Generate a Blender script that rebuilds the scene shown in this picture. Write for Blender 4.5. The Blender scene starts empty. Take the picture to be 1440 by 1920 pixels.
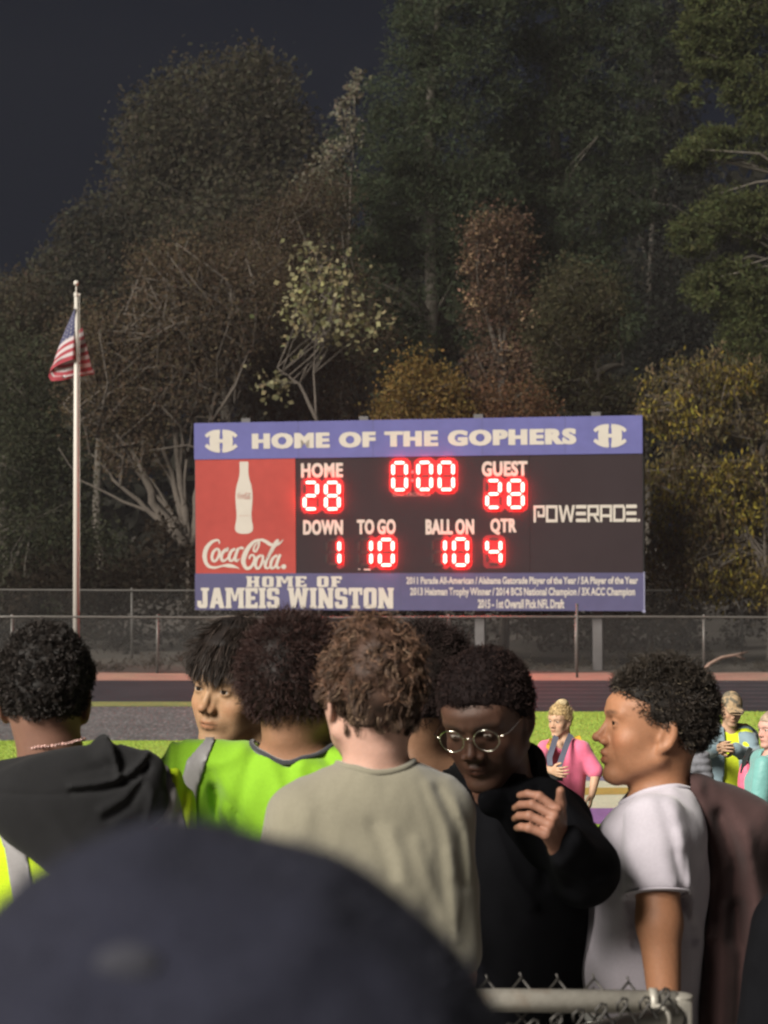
import bpy, math, random
import numpy as np
from mathutils import Vector, Matrix, Euler

R = math.radians
sc = bpy.context.scene
col = sc.collection
rng = np.random.default_rng(7)
random.seed(7)

# ------------------------------------------------------------------ camera
CAM_H = 3.03                 # metres above the field
FPX = 4273.0                 # focal length in pixels of the 1440 x 1920 photograph
cd = bpy.data.cameras.new('camera')
cam = bpy.data.objects.new('camera', cd)
col.objects.link(cam)
cam.location = (0, 0, CAM_H)
cam.rotation_euler = (R(90), 0, 0)
cd.sensor_fit = 'VERTICAL'
cd.sensor_height = 34.6
cd.lens = FPX / 1920 * 34.6
cd.shift_y = 26 / 1920
cd.clip_start = 0.05
cd.clip_end = 1500
cd.dof.use_dof = True
cd.dof.focus_distance = 7.5
cd.dof.aperture_fstop = 8.0
sc.camera = cam
sc.render.resolution_x, sc.render.resolution_y = 768, 1024

# ------------------------------------------------------------------ night sky and floodlight
SUN_AZ, SUN_EL = 43.0, 33.0          # light comes from the left and behind the camera
w = bpy.data.worlds.new('World')
sc.world = w
w.use_nodes = True
nt = w.node_tree
nt.nodes.clear()
wo = nt.nodes.new('ShaderNodeOutputWorld')
wb = nt.nodes.new('ShaderNodeBackground')
wb.inputs[0].default_value = (0.0090, 0.0140, 0.0320, 1)
wb.inputs[1].default_value = 0.17
nt.links.new(wb.outputs[0], wo.inputs[0])
sd = bpy.data.lights.new('stadium_floodlight', 'SUN')
sun = bpy.data.objects.new('stadium_floodlight', sd)
col.objects.link(sun)
sd.energy = 3.6
sd.angle = R(26)
sd.color = (1.0, 0.95, 0.86)
# direction of travel: to the right and away from the camera, downwards
trav = Vector((math.sin(R(SUN_AZ)) * math.cos(R(SUN_EL)), math.cos(R(SUN_AZ)) * math.cos(R(SUN_EL)), -math.sin(R(SUN_EL))))
sun.rotation_euler = trav.to_track_quat('-Z', 'Y').to_euler()
sun.location = (-40, -20, 30)
sc.view_settings.view_transform = 'Standard'
sc.view_settings.look = 'None'
sc.view_settings.exposure = 1.30
sc.view_settings.gamma = 1.0
sc.view_settings.use_curve_mapping = False
sc.cycles.max_bounces = 5
sc.cycles.sample_clamp_indirect = 4.0

# ------------------------------------------------------------------ helpers
def P(px, py, d):
    """world point seen at photograph pixel (px, py) at depth d metres"""
    return np.array([(px - 720) * d / FPX, d, CAM_H - (py - 986) * d / FPX])

def G(px, py):
    """ground point (z = 0) seen at a pixel"""
    d = CAM_H * FPX / (py - 986)
    return P(px, py, d)

def link(o, parent=None):
    col.objects.link(o)
    if parent is not None:
        o.parent = parent
    return o

def tag(o, label=None, cat=None, group=None, kind=None):
    if label: o['label'] = label
    if cat: o['category'] = cat
    if group: o['group'] = group
    if kind: o['kind'] = kind
    return o

def empty(name, loc, rz=0.0):
    o = bpy.data.objects.new(name, None)
    o.location = loc
    o.rotation_euler = (0, 0, rz)
    o.empty_display_size = 0.2
    return link(o)

def mesh_np(name, v, f, mat=None, smooth=False, parent=None, color=None, origin=None):
    """v (N,3) array; f: list of faces or (M,k) array"""
    v = np.asarray(v, dtype=np.float64)
    if origin is not None:
        v = v - np.asarray(origin)
    me = bpy.data.meshes.new(name)
    if isinstance(f, np.ndarray) and f.ndim == 2:
        k = f.shape[1]
        me.vertices.add(len(v)); me.vertices.foreach_set('co', v.astype(np.float32).ravel())
        me.loops.add(f.size); me.loops.foreach_set('vertex_index', f.astype(np.int32).ravel())
        me.polygons.add(len(f))
        me.polygons.foreach_set('loop_start', (np.arange(len(f)) * k).astype(np.int32))
        me.update(calc_edges=True)
    else:
        me.from_pydata([tuple(x) for x in v], [], [tuple(int(i) for i in x) for x in f])
    if smooth:
        me.polygons.foreach_set('use_smooth', np.ones(len(me.polygons), dtype=bool))
    if color is not None:
        ca = me.color_attributes.new('tint', 'FLOAT_COLOR', 'POINT')
        c = np.ones((len(v), 4), dtype=np.float32); c[:, :color.shape[1]] = color
        ca.data.foreach_set('color', c.ravel())
    if mat is not None:
        me.materials.append(mat)
    me.update()
    o = bpy.data.objects.new(name, me)
    link(o, parent)
    if origin is not None and parent is None:
        o.location = origin
    return o

class MB:
    """collects simple solids and builds them as one mesh"""
    def __init__(s): s.v = []; s.f = []
    def add(s, v, f):
        n = len(s.v); s.v += [tuple(x) for x in v]; s.f += [tuple(i + n for i in q) for q in f]; return s
    def box(s, a, b):
        x0, y0, z0 = a; x1, y1, z1 = b
        return s.add([(x0,y0,z0),(x1,y0,z0),(x1,y1,z0),(x0,y1,z0),(x0,y0,z1),(x1,y0,z1),(x1,y1,z1),(x0,y1,z1)],
                     [(3,2,1,0),(4,5,6,7),(0,1,5,4),(1,2,6,5),(2,3,7,6),(3,0,4,7)])
    def tube(s, pts, r, n=8, cap=True):
        pts = [Vector(p) for p in pts]
        rs = r if hasattr(r, '__len__') else [r] * len(pts)
        v = []; f = []
        u = None
        for i, p in enumerate(pts):
            t = (pts[min(i + 1, len(pts) - 1)] - pts[max(i - 1, 0)])
            if t.length < 1e-9: t = Vector((0, 0, 1))
            t.normalize()
            if u is None:
                u = t.orthogonal().normalized()
            else:
                u = (u - t * u.dot(t))
                u = u.normalized() if u.length > 1e-6 else t.orthogonal().normalized()
            w_ = t.cross(u)
            for k in range(n):
                a = 2 * math.pi * k / n
                v.append(p + (u * math.cos(a) + w_ * math.sin(a)) * rs[i])
        for i in range(len(pts) - 1):
            for k in range(n):
                k2 = (k + 1) % n
                f.append((i*n+k, i*n+k2, (i+1)*n+k2, (i+1)*n+k))
        if cap:
            f.append(tuple(reversed(range(n)))); f.append(tuple(range((len(pts)-1)*n, len(pts)*n)))
        return s.add(v, f)
    def ball(s, c, r, n=10, m=6):
        v = []; f = []
        r = r if hasattr(r, '__len__') else (r, r, r)
        for i in range(m + 1):
            th = math.pi * i / m
            for k in range(n):
                a = 2 * math.pi * k / n
                v.append((c[0] + r[0]*math.sin(th)*math.cos(a), c[1] + r[1]*math.sin(th)*math.sin(a), c[2] + r[2]*math.cos(th)))
        for i in range(m):
            for k in range(n):
                k2 = (k + 1) % n
                f.append((i*n+k, (i+1)*n+k, (i+1)*n+k2, i*n+k2))
        return s.add(v, f)
    def build(s, name, mat, parent=None, smooth=False, origin=None):
        return mesh_np(name, np.array(s.v), s.f, mat, smooth, parent, origin=origin)

# ------------------------------------------------------------------ materials
def mat(name, base=(0.5,0.5,0.5), rough=0.8, spec=0.5, metal=0.0, noise=None, bump=None, tint=False, sheen=0.0,
        emit=None, subsurf=0.0, wave=None, noise2=None, coords='Object', trans=0.0):
    """noise=(scale, amount): value variation; noise2=(scale, colour, threshold): patches of a second colour; bump=(scale, strength, distance)"""
    m = bpy.data.materials.new(name); m.use_nodes = True
    n = m.node_tree; N = n.nodes; L = n.links
    b = N['Principled BSDF']
    b.inputs['Roughness'].default_value = rough
    b.inputs['Specular IOR Level'].default_value = spec
    b.inputs['Metallic'].default_value = metal
    if sheen:
        b.inputs['Sheen Weight'].default_value = sheen
        b.inputs['Sheen Roughness'].default_value = 0.5
    if subsurf:
        b.inputs['Subsurface Weight'].default_value = subsurf
        b.inputs['Subsurface Radius'].default_value = (0.012, 0.005, 0.003)
        b.inputs['Subsurface Scale'].default_value = 1.0
    if emit:
        b.inputs['Emission Color'].default_value = (*emit[0], 1); b.inputs['Emission Strength'].default_value = emit[1]
    tc = N.new('ShaderNodeTexCoord')
    out = None
    if tint:
        at = N.new('ShaderNodeAttribute'); at.attribute_name = 'tint'
        mx = N.new('ShaderNodeMix'); mx.data_type = 'RGBA'; mx.blend_type = 'MULTIPLY'; mx.inputs[0].default_value = 1
        mx.inputs[6].default_value = (*base, 1); L.new(at.outputs['Color'], mx.inputs[7]); out = mx.outputs[2]
    else:
        rgb = N.new('ShaderNodeRGB'); rgb.outputs[0].default_value = (*base, 1); out = rgb.outputs[0]
    if noise2:
        nz = N.new('ShaderNodeTexNoise'); nz.inputs['Scale'].default_value = noise2[0]; nz.inputs['Detail'].default_value = 6
        L.new(tc.outputs[coords], nz.inputs['Vector'])
        rp = N.new('ShaderNodeMapRange'); rp.inputs[1].default_value = noise2[2] - 0.06; rp.inputs[2].default_value = noise2[2] + 0.06
        L.new(nz.outputs['Fac'], rp.inputs[0])
        mx = N.new('ShaderNodeMix'); mx.data_type = 'RGBA'; L.new(rp.outputs[0], mx.inputs[0]); L.new(out, mx.inputs[6])
        mx.inputs[7].default_value = (*noise2[1], 1); out = mx.outputs[2]
    if noise:
        ns = noise if isinstance(noise, list) else [noise]
        for (s_, a_) in ns:
            nz = N.new('ShaderNodeTexNoise'); nz.inputs['Scale'].default_value = s_; nz.inputs['Detail'].default_value = 5
            L.new(tc.outputs[coords], nz.inputs['Vector'])
            rp = N.new('ShaderNodeMapRange'); rp.inputs[1].default_value = 0.25; rp.inputs[2].default_value = 0.75
            rp.inputs[3].default_value = 1 - a_; rp.inputs[4].default_value = 1 + a_
            L.new(nz.outputs['Fac'], rp.inputs[0])
            hs = N.new('ShaderNodeHueSaturation'); L.new(rp.outputs[0], hs.inputs['Value']); L.new(out, hs.inputs['Color']); out = hs.outputs[0]
    L.new(out, b.inputs['Base Color'])
    if bump:
        bs = bump if isinstance(bump, list) else [bump]
        prev = None
        for (s_, st, di) in bs:
            nz = N.new('ShaderNodeTexNoise'); nz.inputs['Scale'].default_value = s_; nz.inputs['Detail'].default_value = 4
            L.new(tc.outputs[coords], nz.inputs['Vector'])
            bp = N.new('ShaderNodeBump'); bp.inputs['Strength'].default_value = st; bp.inputs['Distance'].default_value = di
            L.new(nz.outputs['Fac'], bp.inputs['Height'])
            if prev: L.new(prev, bp.inputs['Normal'])
            prev = bp.outputs[0]
        L.new(prev, b.inputs['Normal'])
    if trans:
        tr = N.new('ShaderNodeBsdfTranslucent'); L.new(out, tr.inputs[0])
        ms = N.new('ShaderNodeMixShader'); ms.inputs[0].default_value = trans
        L.new(b.outputs[0], ms.inputs[1]); L.new(tr.outputs[0], ms.inputs[2]); L.new(ms.outputs[0], N['Material Output'].inputs[0])
    return m

# ------------------------------------------------------------------ implicit surfaces (numpy) for bodies and cloth
def ln(v, ax=-1): return np.sqrt((v * v).sum(ax))
def smin(a, b, k):
    h = np.clip(0.5 + 0.5 * (b - a) / k, 0, 1)
    return b * (1 - h) + a * h - k * h * (1 - h)
def ssub(a, b, k):                       # a minus b
    return -smin(-a, b, k)
def smax(a, b, k): return -smin(-a, -b, k)
def ell(p, c, r):
    q = p - np.array(c); r = np.array(r, dtype=float)
    k0 = ln(q / r); k1 = ln(q / (r * r)) + 1e-9
    return k0 * (k0 - 1) / k1
def cone(p, a, b, ra, rb, sq=None):
    """capsule between a and b with a radius that runs from ra to rb; sq = (x, y, z) squash of the distance"""
    a = np.array(a, float); b = np.array(b, float)
    ab = b - a
    t = np.clip(((p - a) @ ab) / (ab @ ab), 0, 1)
    q = p - a - t[:, None] * ab
    if sq is not None:
        q = q / np.array(sq, float)
    return (ln(q) - (ra + (rb - ra) * t))
def chain(p, pts, rs, k=0.01):
    d = None
    for i in range(len(pts) - 1):
        e = cone(p, pts[i], pts[i+1], rs[i], rs[i+1])
        d = e if d is None else smin(d, e, k)
    return d
def poly(p, pts, rs):
    """distance to a bent rope, sharp union"""
    d = None
    for i in range(len(pts) - 1):
        e = cone(p, pts[i], pts[i+1], rs[i], rs[i+1])
        d = e if d is None else np.minimum(d, e)
    return d
def smooth_table(zs, vs, n=400, s=8):
    x = np.linspace(zs[0], zs[-1], n); y = np.interp(x, zs, vs)
    k = np.exp(-0.5 * (np.arange(-3*s, 3*s+1) / s) ** 2); k /= k.sum()
    yp = np.pad(y, 3*s, mode='edge'); y = np.convolve(yp, k, 'valid')
    return x, y

def surface(fn, lo, hi, h):
    """surface nets over the box lo..hi at voxel h; evaluates fn finely only near the surface"""
    lo = np.array(lo, float); hi = np.array(hi, float)
    B = 6
    nb = np.ceil((hi - lo) / (h * B)).astype(int)
    n = nb * B + 1
    # coarse pass at block centres
    bc = [lo[i] + (np.arange(nb[i]) + 0.5) * h * B for i in range(3)]
    C = np.stack(np.meshgrid(*bc, indexing='ij'), -1).reshape(-1, 3)
    cv = fn(C)
    act = np.abs(cv) < h * B * 1.35 + 0.006
    F = np.repeat(np.repeat(np.repeat(cv.reshape(nb), B, 0), B, 1), B, 2)
    F = np.pad(F, ((0,1),(0,1),(0,1)), mode='edge')
    off = np.stack(np.meshgrid(*([np.arange(B + 1)] * 3), indexing='ij'), -1).reshape(-1, 3)
    bi = np.stack(np.unravel_index(np.nonzero(act)[0], nb), -1) * B
    mask = np.zeros(n, bool)
    idx = (bi[:, None, :] + off[None]).reshape(-1, 3)
    mask[idx[:, 0], idx[:, 1], idx[:, 2]] = True
    ii = np.stack(np.nonzero(mask), -1)
    for s in range(0, len(ii), 400000):
        q = ii[s:s+400000]
        F[q[:, 0], q[:, 1], q[:, 2]] = fn(lo + q * h)
    S = F < 0
    # cells with a sign change
    c = [S[dx:n[0]-1+dx, dy:n[1]-1+dy, dz:n[2]-1+dz] for dx in (0,1) for dy in (0,1) for dz in (0,1)]
    tot = sum(x.astype(np.int8) for x in c)
    cell = (tot > 0) & (tot < 8)
    ci = np.stack(np.nonzero(cell), -1)
    vid = -np.ones(cell.shape, dtype=np.int64); vid[cell] = np.arange(len(ci))
    acc = np.zeros((len(ci), 3)); cnt = np.zeros(len(ci))
    corners = [(dx, dy, dz) for dx in (0,1) for dy in (0,1) for dz in (0,1)]
    for a in corners:
        for ax in range(3):
            if a[ax] == 1: continue
            b = list(a); b[ax] = 1
            fa = F[ci[:,0]+a[0], ci[:,1]+a[1], ci[:,2]+a[2]]; fb = F[ci[:,0]+b[0], ci[:,1]+b[1], ci[:,2]+b[2]]
            m = (fa < 0) != (fb < 0)
            t = np.where(m, fa / np.where(np.abs(fa - fb) < 1e-12, 1, fa - fb), 0)
            pt = np.array(a, float)[None] + 0 * acc; pt[:, ax] = t
            acc += pt * m[:, None]; cnt += m
    V = lo + (ci + acc / cnt[:, None]) * h
    faces = []
    for ax in range(3):
        o1, o2 = [(1,2),(2,0),(0,1)][ax]
        sl0 = [slice(0, n[i]) for i in range(3)]; sl1 = list(sl0)
        sl0[ax] = slice(0, n[ax]-1); sl1[ax] = slice(1, n[ax])
        A = S[tuple(sl0)]; Bq = S[tuple(sl1)]
        e = np.stack(np.nonzero(A != Bq), -1)
        ok = (e[:, o1] > 0) & (e[:, o2] > 0) & (e[:, o1] < n[o1]-1) & (e[:, o2] < n[o2]-1)
        e = e[ok]
        inside = A[e[:,0], e[:,1], e[:,2]]
        d1 = np.zeros(3, int); d1[o1] = 1; d2 = np.zeros(3, int); d2[o2] = 1
        q = [vid[tuple((e - a1*d1 - a2*d2).T)] for a1, a2 in ((1,1),(0,1),(0,0),(1,0))]
        q = np.stack(q, -1)
        q[~inside] = q[~inside][:, ::-1]
        faces.append(q)
    Fc = np.concatenate(faces)
    Fc = Fc[(Fc >= 0).all(1)]
    return V, Fc

def vnormals(V, Fc):
    a, b, c, d = (V[Fc[:, i]] for i in range(4))
    fn_ = np.cross(c - a, d - b)
    N = np.zeros_like(V)
    for i in range(4): np.add.at(N, Fc[:, i], fn_)
    return N / (ln(N)[:, None] + 1e-12)

def relax(V, Fc, it=2, w_=0.5):
    for _ in range(it):
        A = np.zeros_like(V); c = np.zeros(len(V))
        for i in range(4):
            j = Fc[:, (i + 1) % 4]; k = Fc[:, i]
            np.add.at(A, k, V[j]); np.add.at(c, k, 1); np.add.at(A, j, V[k]); np.add.at(c, j, 1)
        V = V * (1 - w_) + w_ * A / c[:, None]
    return V

def patch(V, Fc, N, mask, off=0.003, thick=0.003):
    """a strip of cloth lying on a surface: the faces under mask, lifted by off and closed to a thin shell"""
    fm = mask[Fc].all(1)
    f = Fc[fm]
    if len(f) == 0: return None
    used, inv = np.unique(f, return_inverse=True)
    f = inv.reshape(-1, 4)
    top = V[used] + N[used] * (off + thick); bot = V[used] + N[used] * off * 0.2
    n = len(used)
    ed = {}
    for q in f:
        for i in range(4):
            a, b = int(q[i]), int(q[(i+1) % 4])
            if (b, a) in ed: del ed[(b, a)]
            else: ed[(a, b)] = 1
    side = np.array([(b, a, a + n, b + n) for a, b in ed], dtype=np.int64)
    return np.concatenate([top, bot]), np.concatenate([f, side]) if len(side) else f

def fbm(p, s, seed=0, oct_=3):
    """cheap smooth pseudo noise, sum of rotated sines, about -1..1"""
    r = np.random.default_rng(seed)
    o = np.zeros(len(p)); amp = 1.0; tot = 0
    for k in range(oct_):
        acc = np.zeros(len(p))
        for j in range(5):
            d = r.normal(size=3); d /= np.linalg.norm(d)
            acc += np.sin((p @ d) * s * (0.7 + 0.6 * r.random()) + r.random() * 6.28)
        o += acc / 2.6 * amp; tot += amp; amp *= 0.5; s *= 2.1
    return o / tot

def strands(roots, dirs, length, segs=6, width=0.0018, curl=0.0, curl_n=1.5, grav=0.0, jitter=0.2, flow=None, clump=0.0, clump_n=200, taper=0.3, seed=1, push=None):
    """ribbon strands; returns v, f and the random value of each strand's vertices"""
    r = np.random.default_rng(seed)
    n = len(roots)
    L = length * (0.7 + 0.5 * r.random(n)) if np.isscalar(length) else length * (0.8 + 0.35 * r.random(n))
    D = dirs + r.normal(size=(n, 3)) * jitter
    D /= ln(D)[:, None]
    t = np.linspace(0, 1, segs + 1)
    a = np.cross(D, r.normal(size=(n, 3))); a /= ln(a)[:, None]
    b = np.cross(D, a)
    ph = r.random(n) * 6.28
    pts = np.zeros((n, segs + 1, 3))
    for k, tt in enumerate(t):
        q = roots + D * (L * tt)[:, None]
        if flow is not None:
            q = q + flow * (L * tt ** 1.6)[:, None]
        q[:, 2] -= grav * L * tt ** 2
        if curl:
            an = ph + tt * 2 * np.pi * curl_n
            env = min(1, tt * 2.5)
            q = q + (a * np.cos(an)[:, None] + b * np.sin(an)[:, None]) * (curl * env)
        pts[:, k] = q
    if clump > 0 and n > clump_n:
        ci = r.choice(n, clump_n, replace=False)
        # nearest clump centre
        best = np.zeros(n, int)
        for s in range(0, n, 2000):
            dd = ((roots[s:s+2000, None, :] - roots[ci][None]) ** 2).sum(-1)
            best[s:s+2000] = dd.argmin(1)
        tgt = pts[ci][best]
        wgt = clump * (t ** 0.8)[None, :, None]
        pts = pts * (1 - wgt) + tgt * wgt
    if push is not None:
        M_, t_, c_, r_ = push
        q = (pts.reshape(-1, 3) - t_) @ M_ - np.array(c_)
        k_ = ln(q / np.array(r_)); m = k_ < 1
        q[m] /= np.maximum(k_[m], 0.3)[:, None]
        pts = ((q + np.array(c_)) @ M_.T + t_).reshape(pts.shape)
    T = np.gradient(pts, axis=1)
    side = np.cross(T, (a + 0.7 * b)[:, None, :]); side /= (ln(side)[..., None] + 1e-9)
    wd = width * (1 - (1 - taper) * t)[None, :, None] * 0.5
    v = np.stack([pts - side * wd, pts + side * wd], 2).reshape(n, -1, 3)
    per = (segs + 1) * 2
    base = np.array([[2*k, 2*k+1, 2*k+3, 2*k+2] for k in range(segs)])
    f = (base[None] + (np.arange(n) * per)[:, None, None]).reshape(-1, 4)
    rv = np.repeat(r.random(n), per)
    return v.reshape(-1, 3), f, rv

def rot_to(v, M3): return v @ np.array(M3).T
# ------------------------------------------------------------------ ground, track and field
def sheet(name, pts, z, m, **k):
    v = [(x, y, z) for x, y in pts]
    o = mesh_np(name, np.array(v, float), [tuple(range(len(v)))], m)
    tag(o, kind='structure', **k)
    return o

M_soil = mat('forest_soil', (0.035, 0.027, 0.020), 0.95, noise=[(0.6, 0.3), (6, 0.35)], bump=(8, 0.6, 0.05))
M_clay = mat('clay_apron', (0.22, 0.125, 0.095), 0.9, noise=[(1.2, 0.25), (14, 0.2)], noise2=(0.5, (0.22, 0.15, 0.10), 0.60), bump=(30, 0.4, 0.01))
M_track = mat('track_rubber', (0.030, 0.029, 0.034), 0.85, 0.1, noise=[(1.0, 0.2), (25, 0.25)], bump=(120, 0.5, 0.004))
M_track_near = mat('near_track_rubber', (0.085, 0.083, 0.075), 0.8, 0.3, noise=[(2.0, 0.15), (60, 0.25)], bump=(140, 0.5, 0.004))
M_dzone = mat('speckled_rubber', (0.068, 0.064, 0.066), 0.7, 0.4, noise=[(1.5, 0.25), (20, 0.3)], noise2=(17, (0.26, 0.25, 0.25), 0.60), bump=(90, 0.7, 0.006))  # paler grey speckles set by a noise threshold
M_grass = mat('field_turf', (0.27, 0.37, 0.060), 0.8, 0.25, noise=[(0.35, 0.2), (3, 0.15), (25, 0.3), (90, 0.4)], noise2=(0.8, (0.27, 0.31, 0.08), 0.62), bump=[(60, 1.0, 0.03)])
M_strip = mat('thin_grass', (0.15, 0.16, 0.045), 0.9, noise=[(2, 0.2), (20, 0.4)], bump=(50, 0.8, 0.02))
M_line = mat('white_line_paint', (0.42, 0.42, 0.38), 0.8, noise=[(9, 0.3), (60, 0.3)])
M_lane = mat('faded_lane_paint', (0.085, 0.078, 0.085), 0.8, noise=[(3, 0.4), (25, 0.4)])
M_pw = mat('painted_turf_white', (0.44, 0.42, 0.31), 0.85, noise=[(6, 0.1), (60, 0.25)], bump=(60, 0.8, 0.02))
M_pg = mat('painted_turf_gold', (0.34, 0.22, 0.045), 0.85, noise=[(6, 0.12), (60, 0.25)], bump=(60, 0.8, 0.02))
M_pp = mat('painted_turf_purple', (0.19, 0.085, 0.23), 0.85, noise=[(6, 0.15), (60, 0.3)], bump=(60, 0.8, 0.02))
M_pt = mat('painted_turf_dull_purple', (0.16, 0.13, 0.19), 0.85, noise=[(6, 0.15), (60, 0.3)], bump=(60, 0.8, 0.02))
M_conc = mat('concrete', (0.26, 0.25, 0.23), 0.85, noise=[(1.5, 0.15), (30, 0.12)], bump=(60, 0.3, 0.004))
M_sky = None

sheet('ground', [(-700, -60), (700, -60), (700, 1200), (-700, 1200)], -0.004, M_soil)
sheet('field', [(-45, 14.0), (45, 14.0), (45, 37.1), (-45, 37.1)], 0.004, M_grass)
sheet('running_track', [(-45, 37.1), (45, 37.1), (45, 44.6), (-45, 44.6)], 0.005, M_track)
# the clay apron in front of the fence has an uneven edge
rr = random.Random(3)
edge = [(-45 + i * 1.5, 46.7 + rr.uniform(-0.35, 0.45)) for i in range(61)]
sheet('clay_path', [(-45, 44.6), (45, 44.6)] + edge[::-1], 0.006, M_clay)
for i in range(7):
    yy = 38.2 + i * 0.98
    sheet('lane_line', [(-1.5 + 0.3*i, yy), (45, yy), (45, yy + 0.07), (-1.5 + 0.3*i, yy + 0.07)], 0.010, M_lane)
# rubber apron ("D") at the left, its right end rounded
dz = [(-45, 32.1), (-1.6, 32.1)] + [(-1.6 + 2.6*math.sin(a), 35.1 - 3.0*math.cos(a)) for a in np.linspace(0.2, math.pi - 0.2, 10)] + [(-1.6, 38.1), (-45, 38.1)]
sheet('rubber_apron', dz, 0.009, M_dzone)
sheet('grass_strip', [(-45, 38.1), (-2.6, 38.1), (-2.6, 39.1), (-45, 39.1)], 0.0135, M_strip)
sheet('side_line', [(-45, 27.9), (-2.0, 27.9), (-2.0, 28.4), (-45, 28.4)], 0.009, M_line)
# painted end zone band
def band(name, y0l, y1l, y0r, y1r, m, z=0.009, x0=0.4, x1=12):
    sheet(name, [(x0, y0l), (x1, y0r), (x1, y1r), (x0, y1l)], z, m)
band('painted_band_dull', 27.0, 27.55, 27.0, 27.55, M_pt)
band('painted_band_white', 24.4, 27.0, 24.4, 27.0, M_pw)
band('painted_band_gold', 25.25, 26.25, 26.05, 26.3, M_pg, 0.013, 0.4, 5.2)
band('painted_band_purple', 23.1, 24.4, 23.1, 24.4, M_pp)
band('yard_line', 22.2, 22.3, 22.2, 22.3, M_line, 0.009)
# near bend of the track
def nline(y0, wd, m, z, name='lane_line'):
    sheet(name, [(-3, y0 - 0.38*4.5), (6, y0 + 0.38*4.5), (6, y0 + 0.38*4.5 + wd), (-3, y0 - 0.38*4.5 + wd)], z, m)
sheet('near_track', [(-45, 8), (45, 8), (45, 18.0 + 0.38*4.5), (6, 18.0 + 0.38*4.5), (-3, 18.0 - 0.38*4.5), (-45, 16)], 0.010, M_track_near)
for y0, wd in ((18.0, 0.07), (16.92, 0.07), (15.9, 0.06), (14.9, 0.06), (13.9, 0.06)):
    nline(y0, wd, M_line, 0.0145)
nline(16.42, 0.05, M_pg, 0.0145)
# the walkway of the stand and the first row behind it
cb = MB().box((-7, 2.2, 0.0), (7, 6.2, 1.05)).build('stand_walkway', M_conc); tag(cb, kind='structure')
cb = MB().box((-7, 0.2, 0.0), (7, 1.9, 1.2)).box((-7, -1.2, 0.0), (7, 0.19, 1.4)).build('stand_step', M_conc); tag(cb, kind='structure')

# blades of grass that stand up from the turf where the picture shows it large
def blades(name, x0, x1, y0, y1, n, hh, seed):
    r = np.random.default_rng(seed)
    x = r.uniform(x0, x1, n); y = r.uniform(y0, y1, n)
    a = r.uniform(0, 6.28, n); h_ = hh * r.uniform(0.5, 1.2, n); w_ = 0.006
    le = r.normal(size=(n, 2)) * 0.35 * h_[:, None]
    A = np.stack([x - w_*np.cos(a), y - w_*np.sin(a), np.zeros(n)], -1)
    Bv = np.stack([x + w_*np.cos(a), y + w_*np.sin(a), np.zeros(n)], -1)
    C_ = np.stack([x + le[:, 0], y + le[:, 1], h_], -1)
    v = np.stack([A, Bv, C_], 1).reshape(-1, 3)
    f = np.arange(3 * n).reshape(-1, 3)
    t = np.repeat(r.uniform(0.7, 1.25, (n, 1)) * (1 + r.normal(size=(n, 3)) * 0.08), 3, 0)
    o = mesh_np(name, v, f, M_blade, color=t)
    tag(o, 'short bright green blades of grass standing on the football field', 'grass', kind='stuff')
M_blade = mat('grass_blade', (0.32, 0.42, 0.07), 0.7, 0.3, tint=True, trans=0.3)
blades('grass', 0.9, 2.8, 18.6, 22.9, 40000, 0.032, 1)
blades('grass', -5.6, 4.6, 28.5, 32.0, 60000, 0.032, 2)
blades('grass', 1.0, 6.5, 28.0, 37.0, 60000, 0.032, 3)

# ------------------------------------------------------------------ fences
M_galv = mat('galvanised_steel', (0.095, 0.088, 0.08), 0.45, 0.5, 0.35, noise=[(20, 0.15), (120, 0.15)], bump=(200, 0.2, 0.001))
M_dkpost = mat('dark_fence_post', (0.055, 0.05, 0.045), 0.6, noise=(10, 0.2))
M_wire = mat('fence_wire', (0.022, 0.020, 0.018), 0.5, 0.5, 0.4)
def chain_fence(y, ztop, posts, x0, x1, label, rail_m, post_m, pitch=0.075, wr=0.0022, rail_r=0.024):
    root = tag(empty('chain_link_fence', (x0, y, 0)), label, 'fence')
    o = np.array([x0, y, 0])
    def T(b, name, m, sm=True):
        ob = b.build(name, m, root, sm)
        for vv in ob.data.vertices: vv.co -= Vector(o)
        return ob
    n = int((x1 - x0) / 3)
    T(MB().tube([(x0 + (x1-x0)*i/n, y + 0.0, ztop + 0.012*math.sin(i*1.7)) for i in range(n+1)], rail_r, 6), 'top_rail', rail_m)
    for px_ in posts:
        x = (px_ - 720) * y / FPX
        T(MB().tube([(x, y + 0.03, 0), (x, y + 0.03, ztop + 0.02)], 0.028, 8).ball((x, y + 0.03, ztop + 0.03), 0.035, 8, 4), 'post', post_m)
    # diagonal wires, clipped to the rectangle
    vs = []; fs = []
    H = ztop - 0.04; k = 0
    def seg(a, b):
        nonlocal vs, fs
        a = np.array(a) - o; b = np.array(b) - o
        d = b - a; d = d / np.linalg.norm(d); u = np.cross(d, (0, 1, 0)); q = len(vs)
        for p in (a, b):
            vs += [p + u*wr, p - u*wr*0.5 + np.array((0, wr*0.87, 0)), p - u*wr*0.5 - np.array((0, wr*0.87, 0))]
        fs += [(q, q+1, q+4, q+3), (q+1, q+2, q+5, q+4), (q+2, q, q+3, q+5)]
    x = x0
    while x < x1:
        seg((x, y, 0.03), (min(x + H, x1), y, 0.03 + min(x + H, x1) - x))
        seg((min(x + H, x1), y, 0.03 + H - (min(x + H, x1) - x)) if x + H > x1 else (x + H, y, 0.03), (x, y, 0.03 + H))
        x += pitch
    ob = mesh_np('wire_mesh', np.array(vs), fs, M_wire, parent=root); tag(ob, kind='stuff')
    return root
chain_fence(46.9, 1.15, (22, 295, 568, 841, 1080, 1320, 1560), -10.5, 12, 'low chain link fence with pale top rail behind the far side of the track', M_galv, M_galv)
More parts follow.
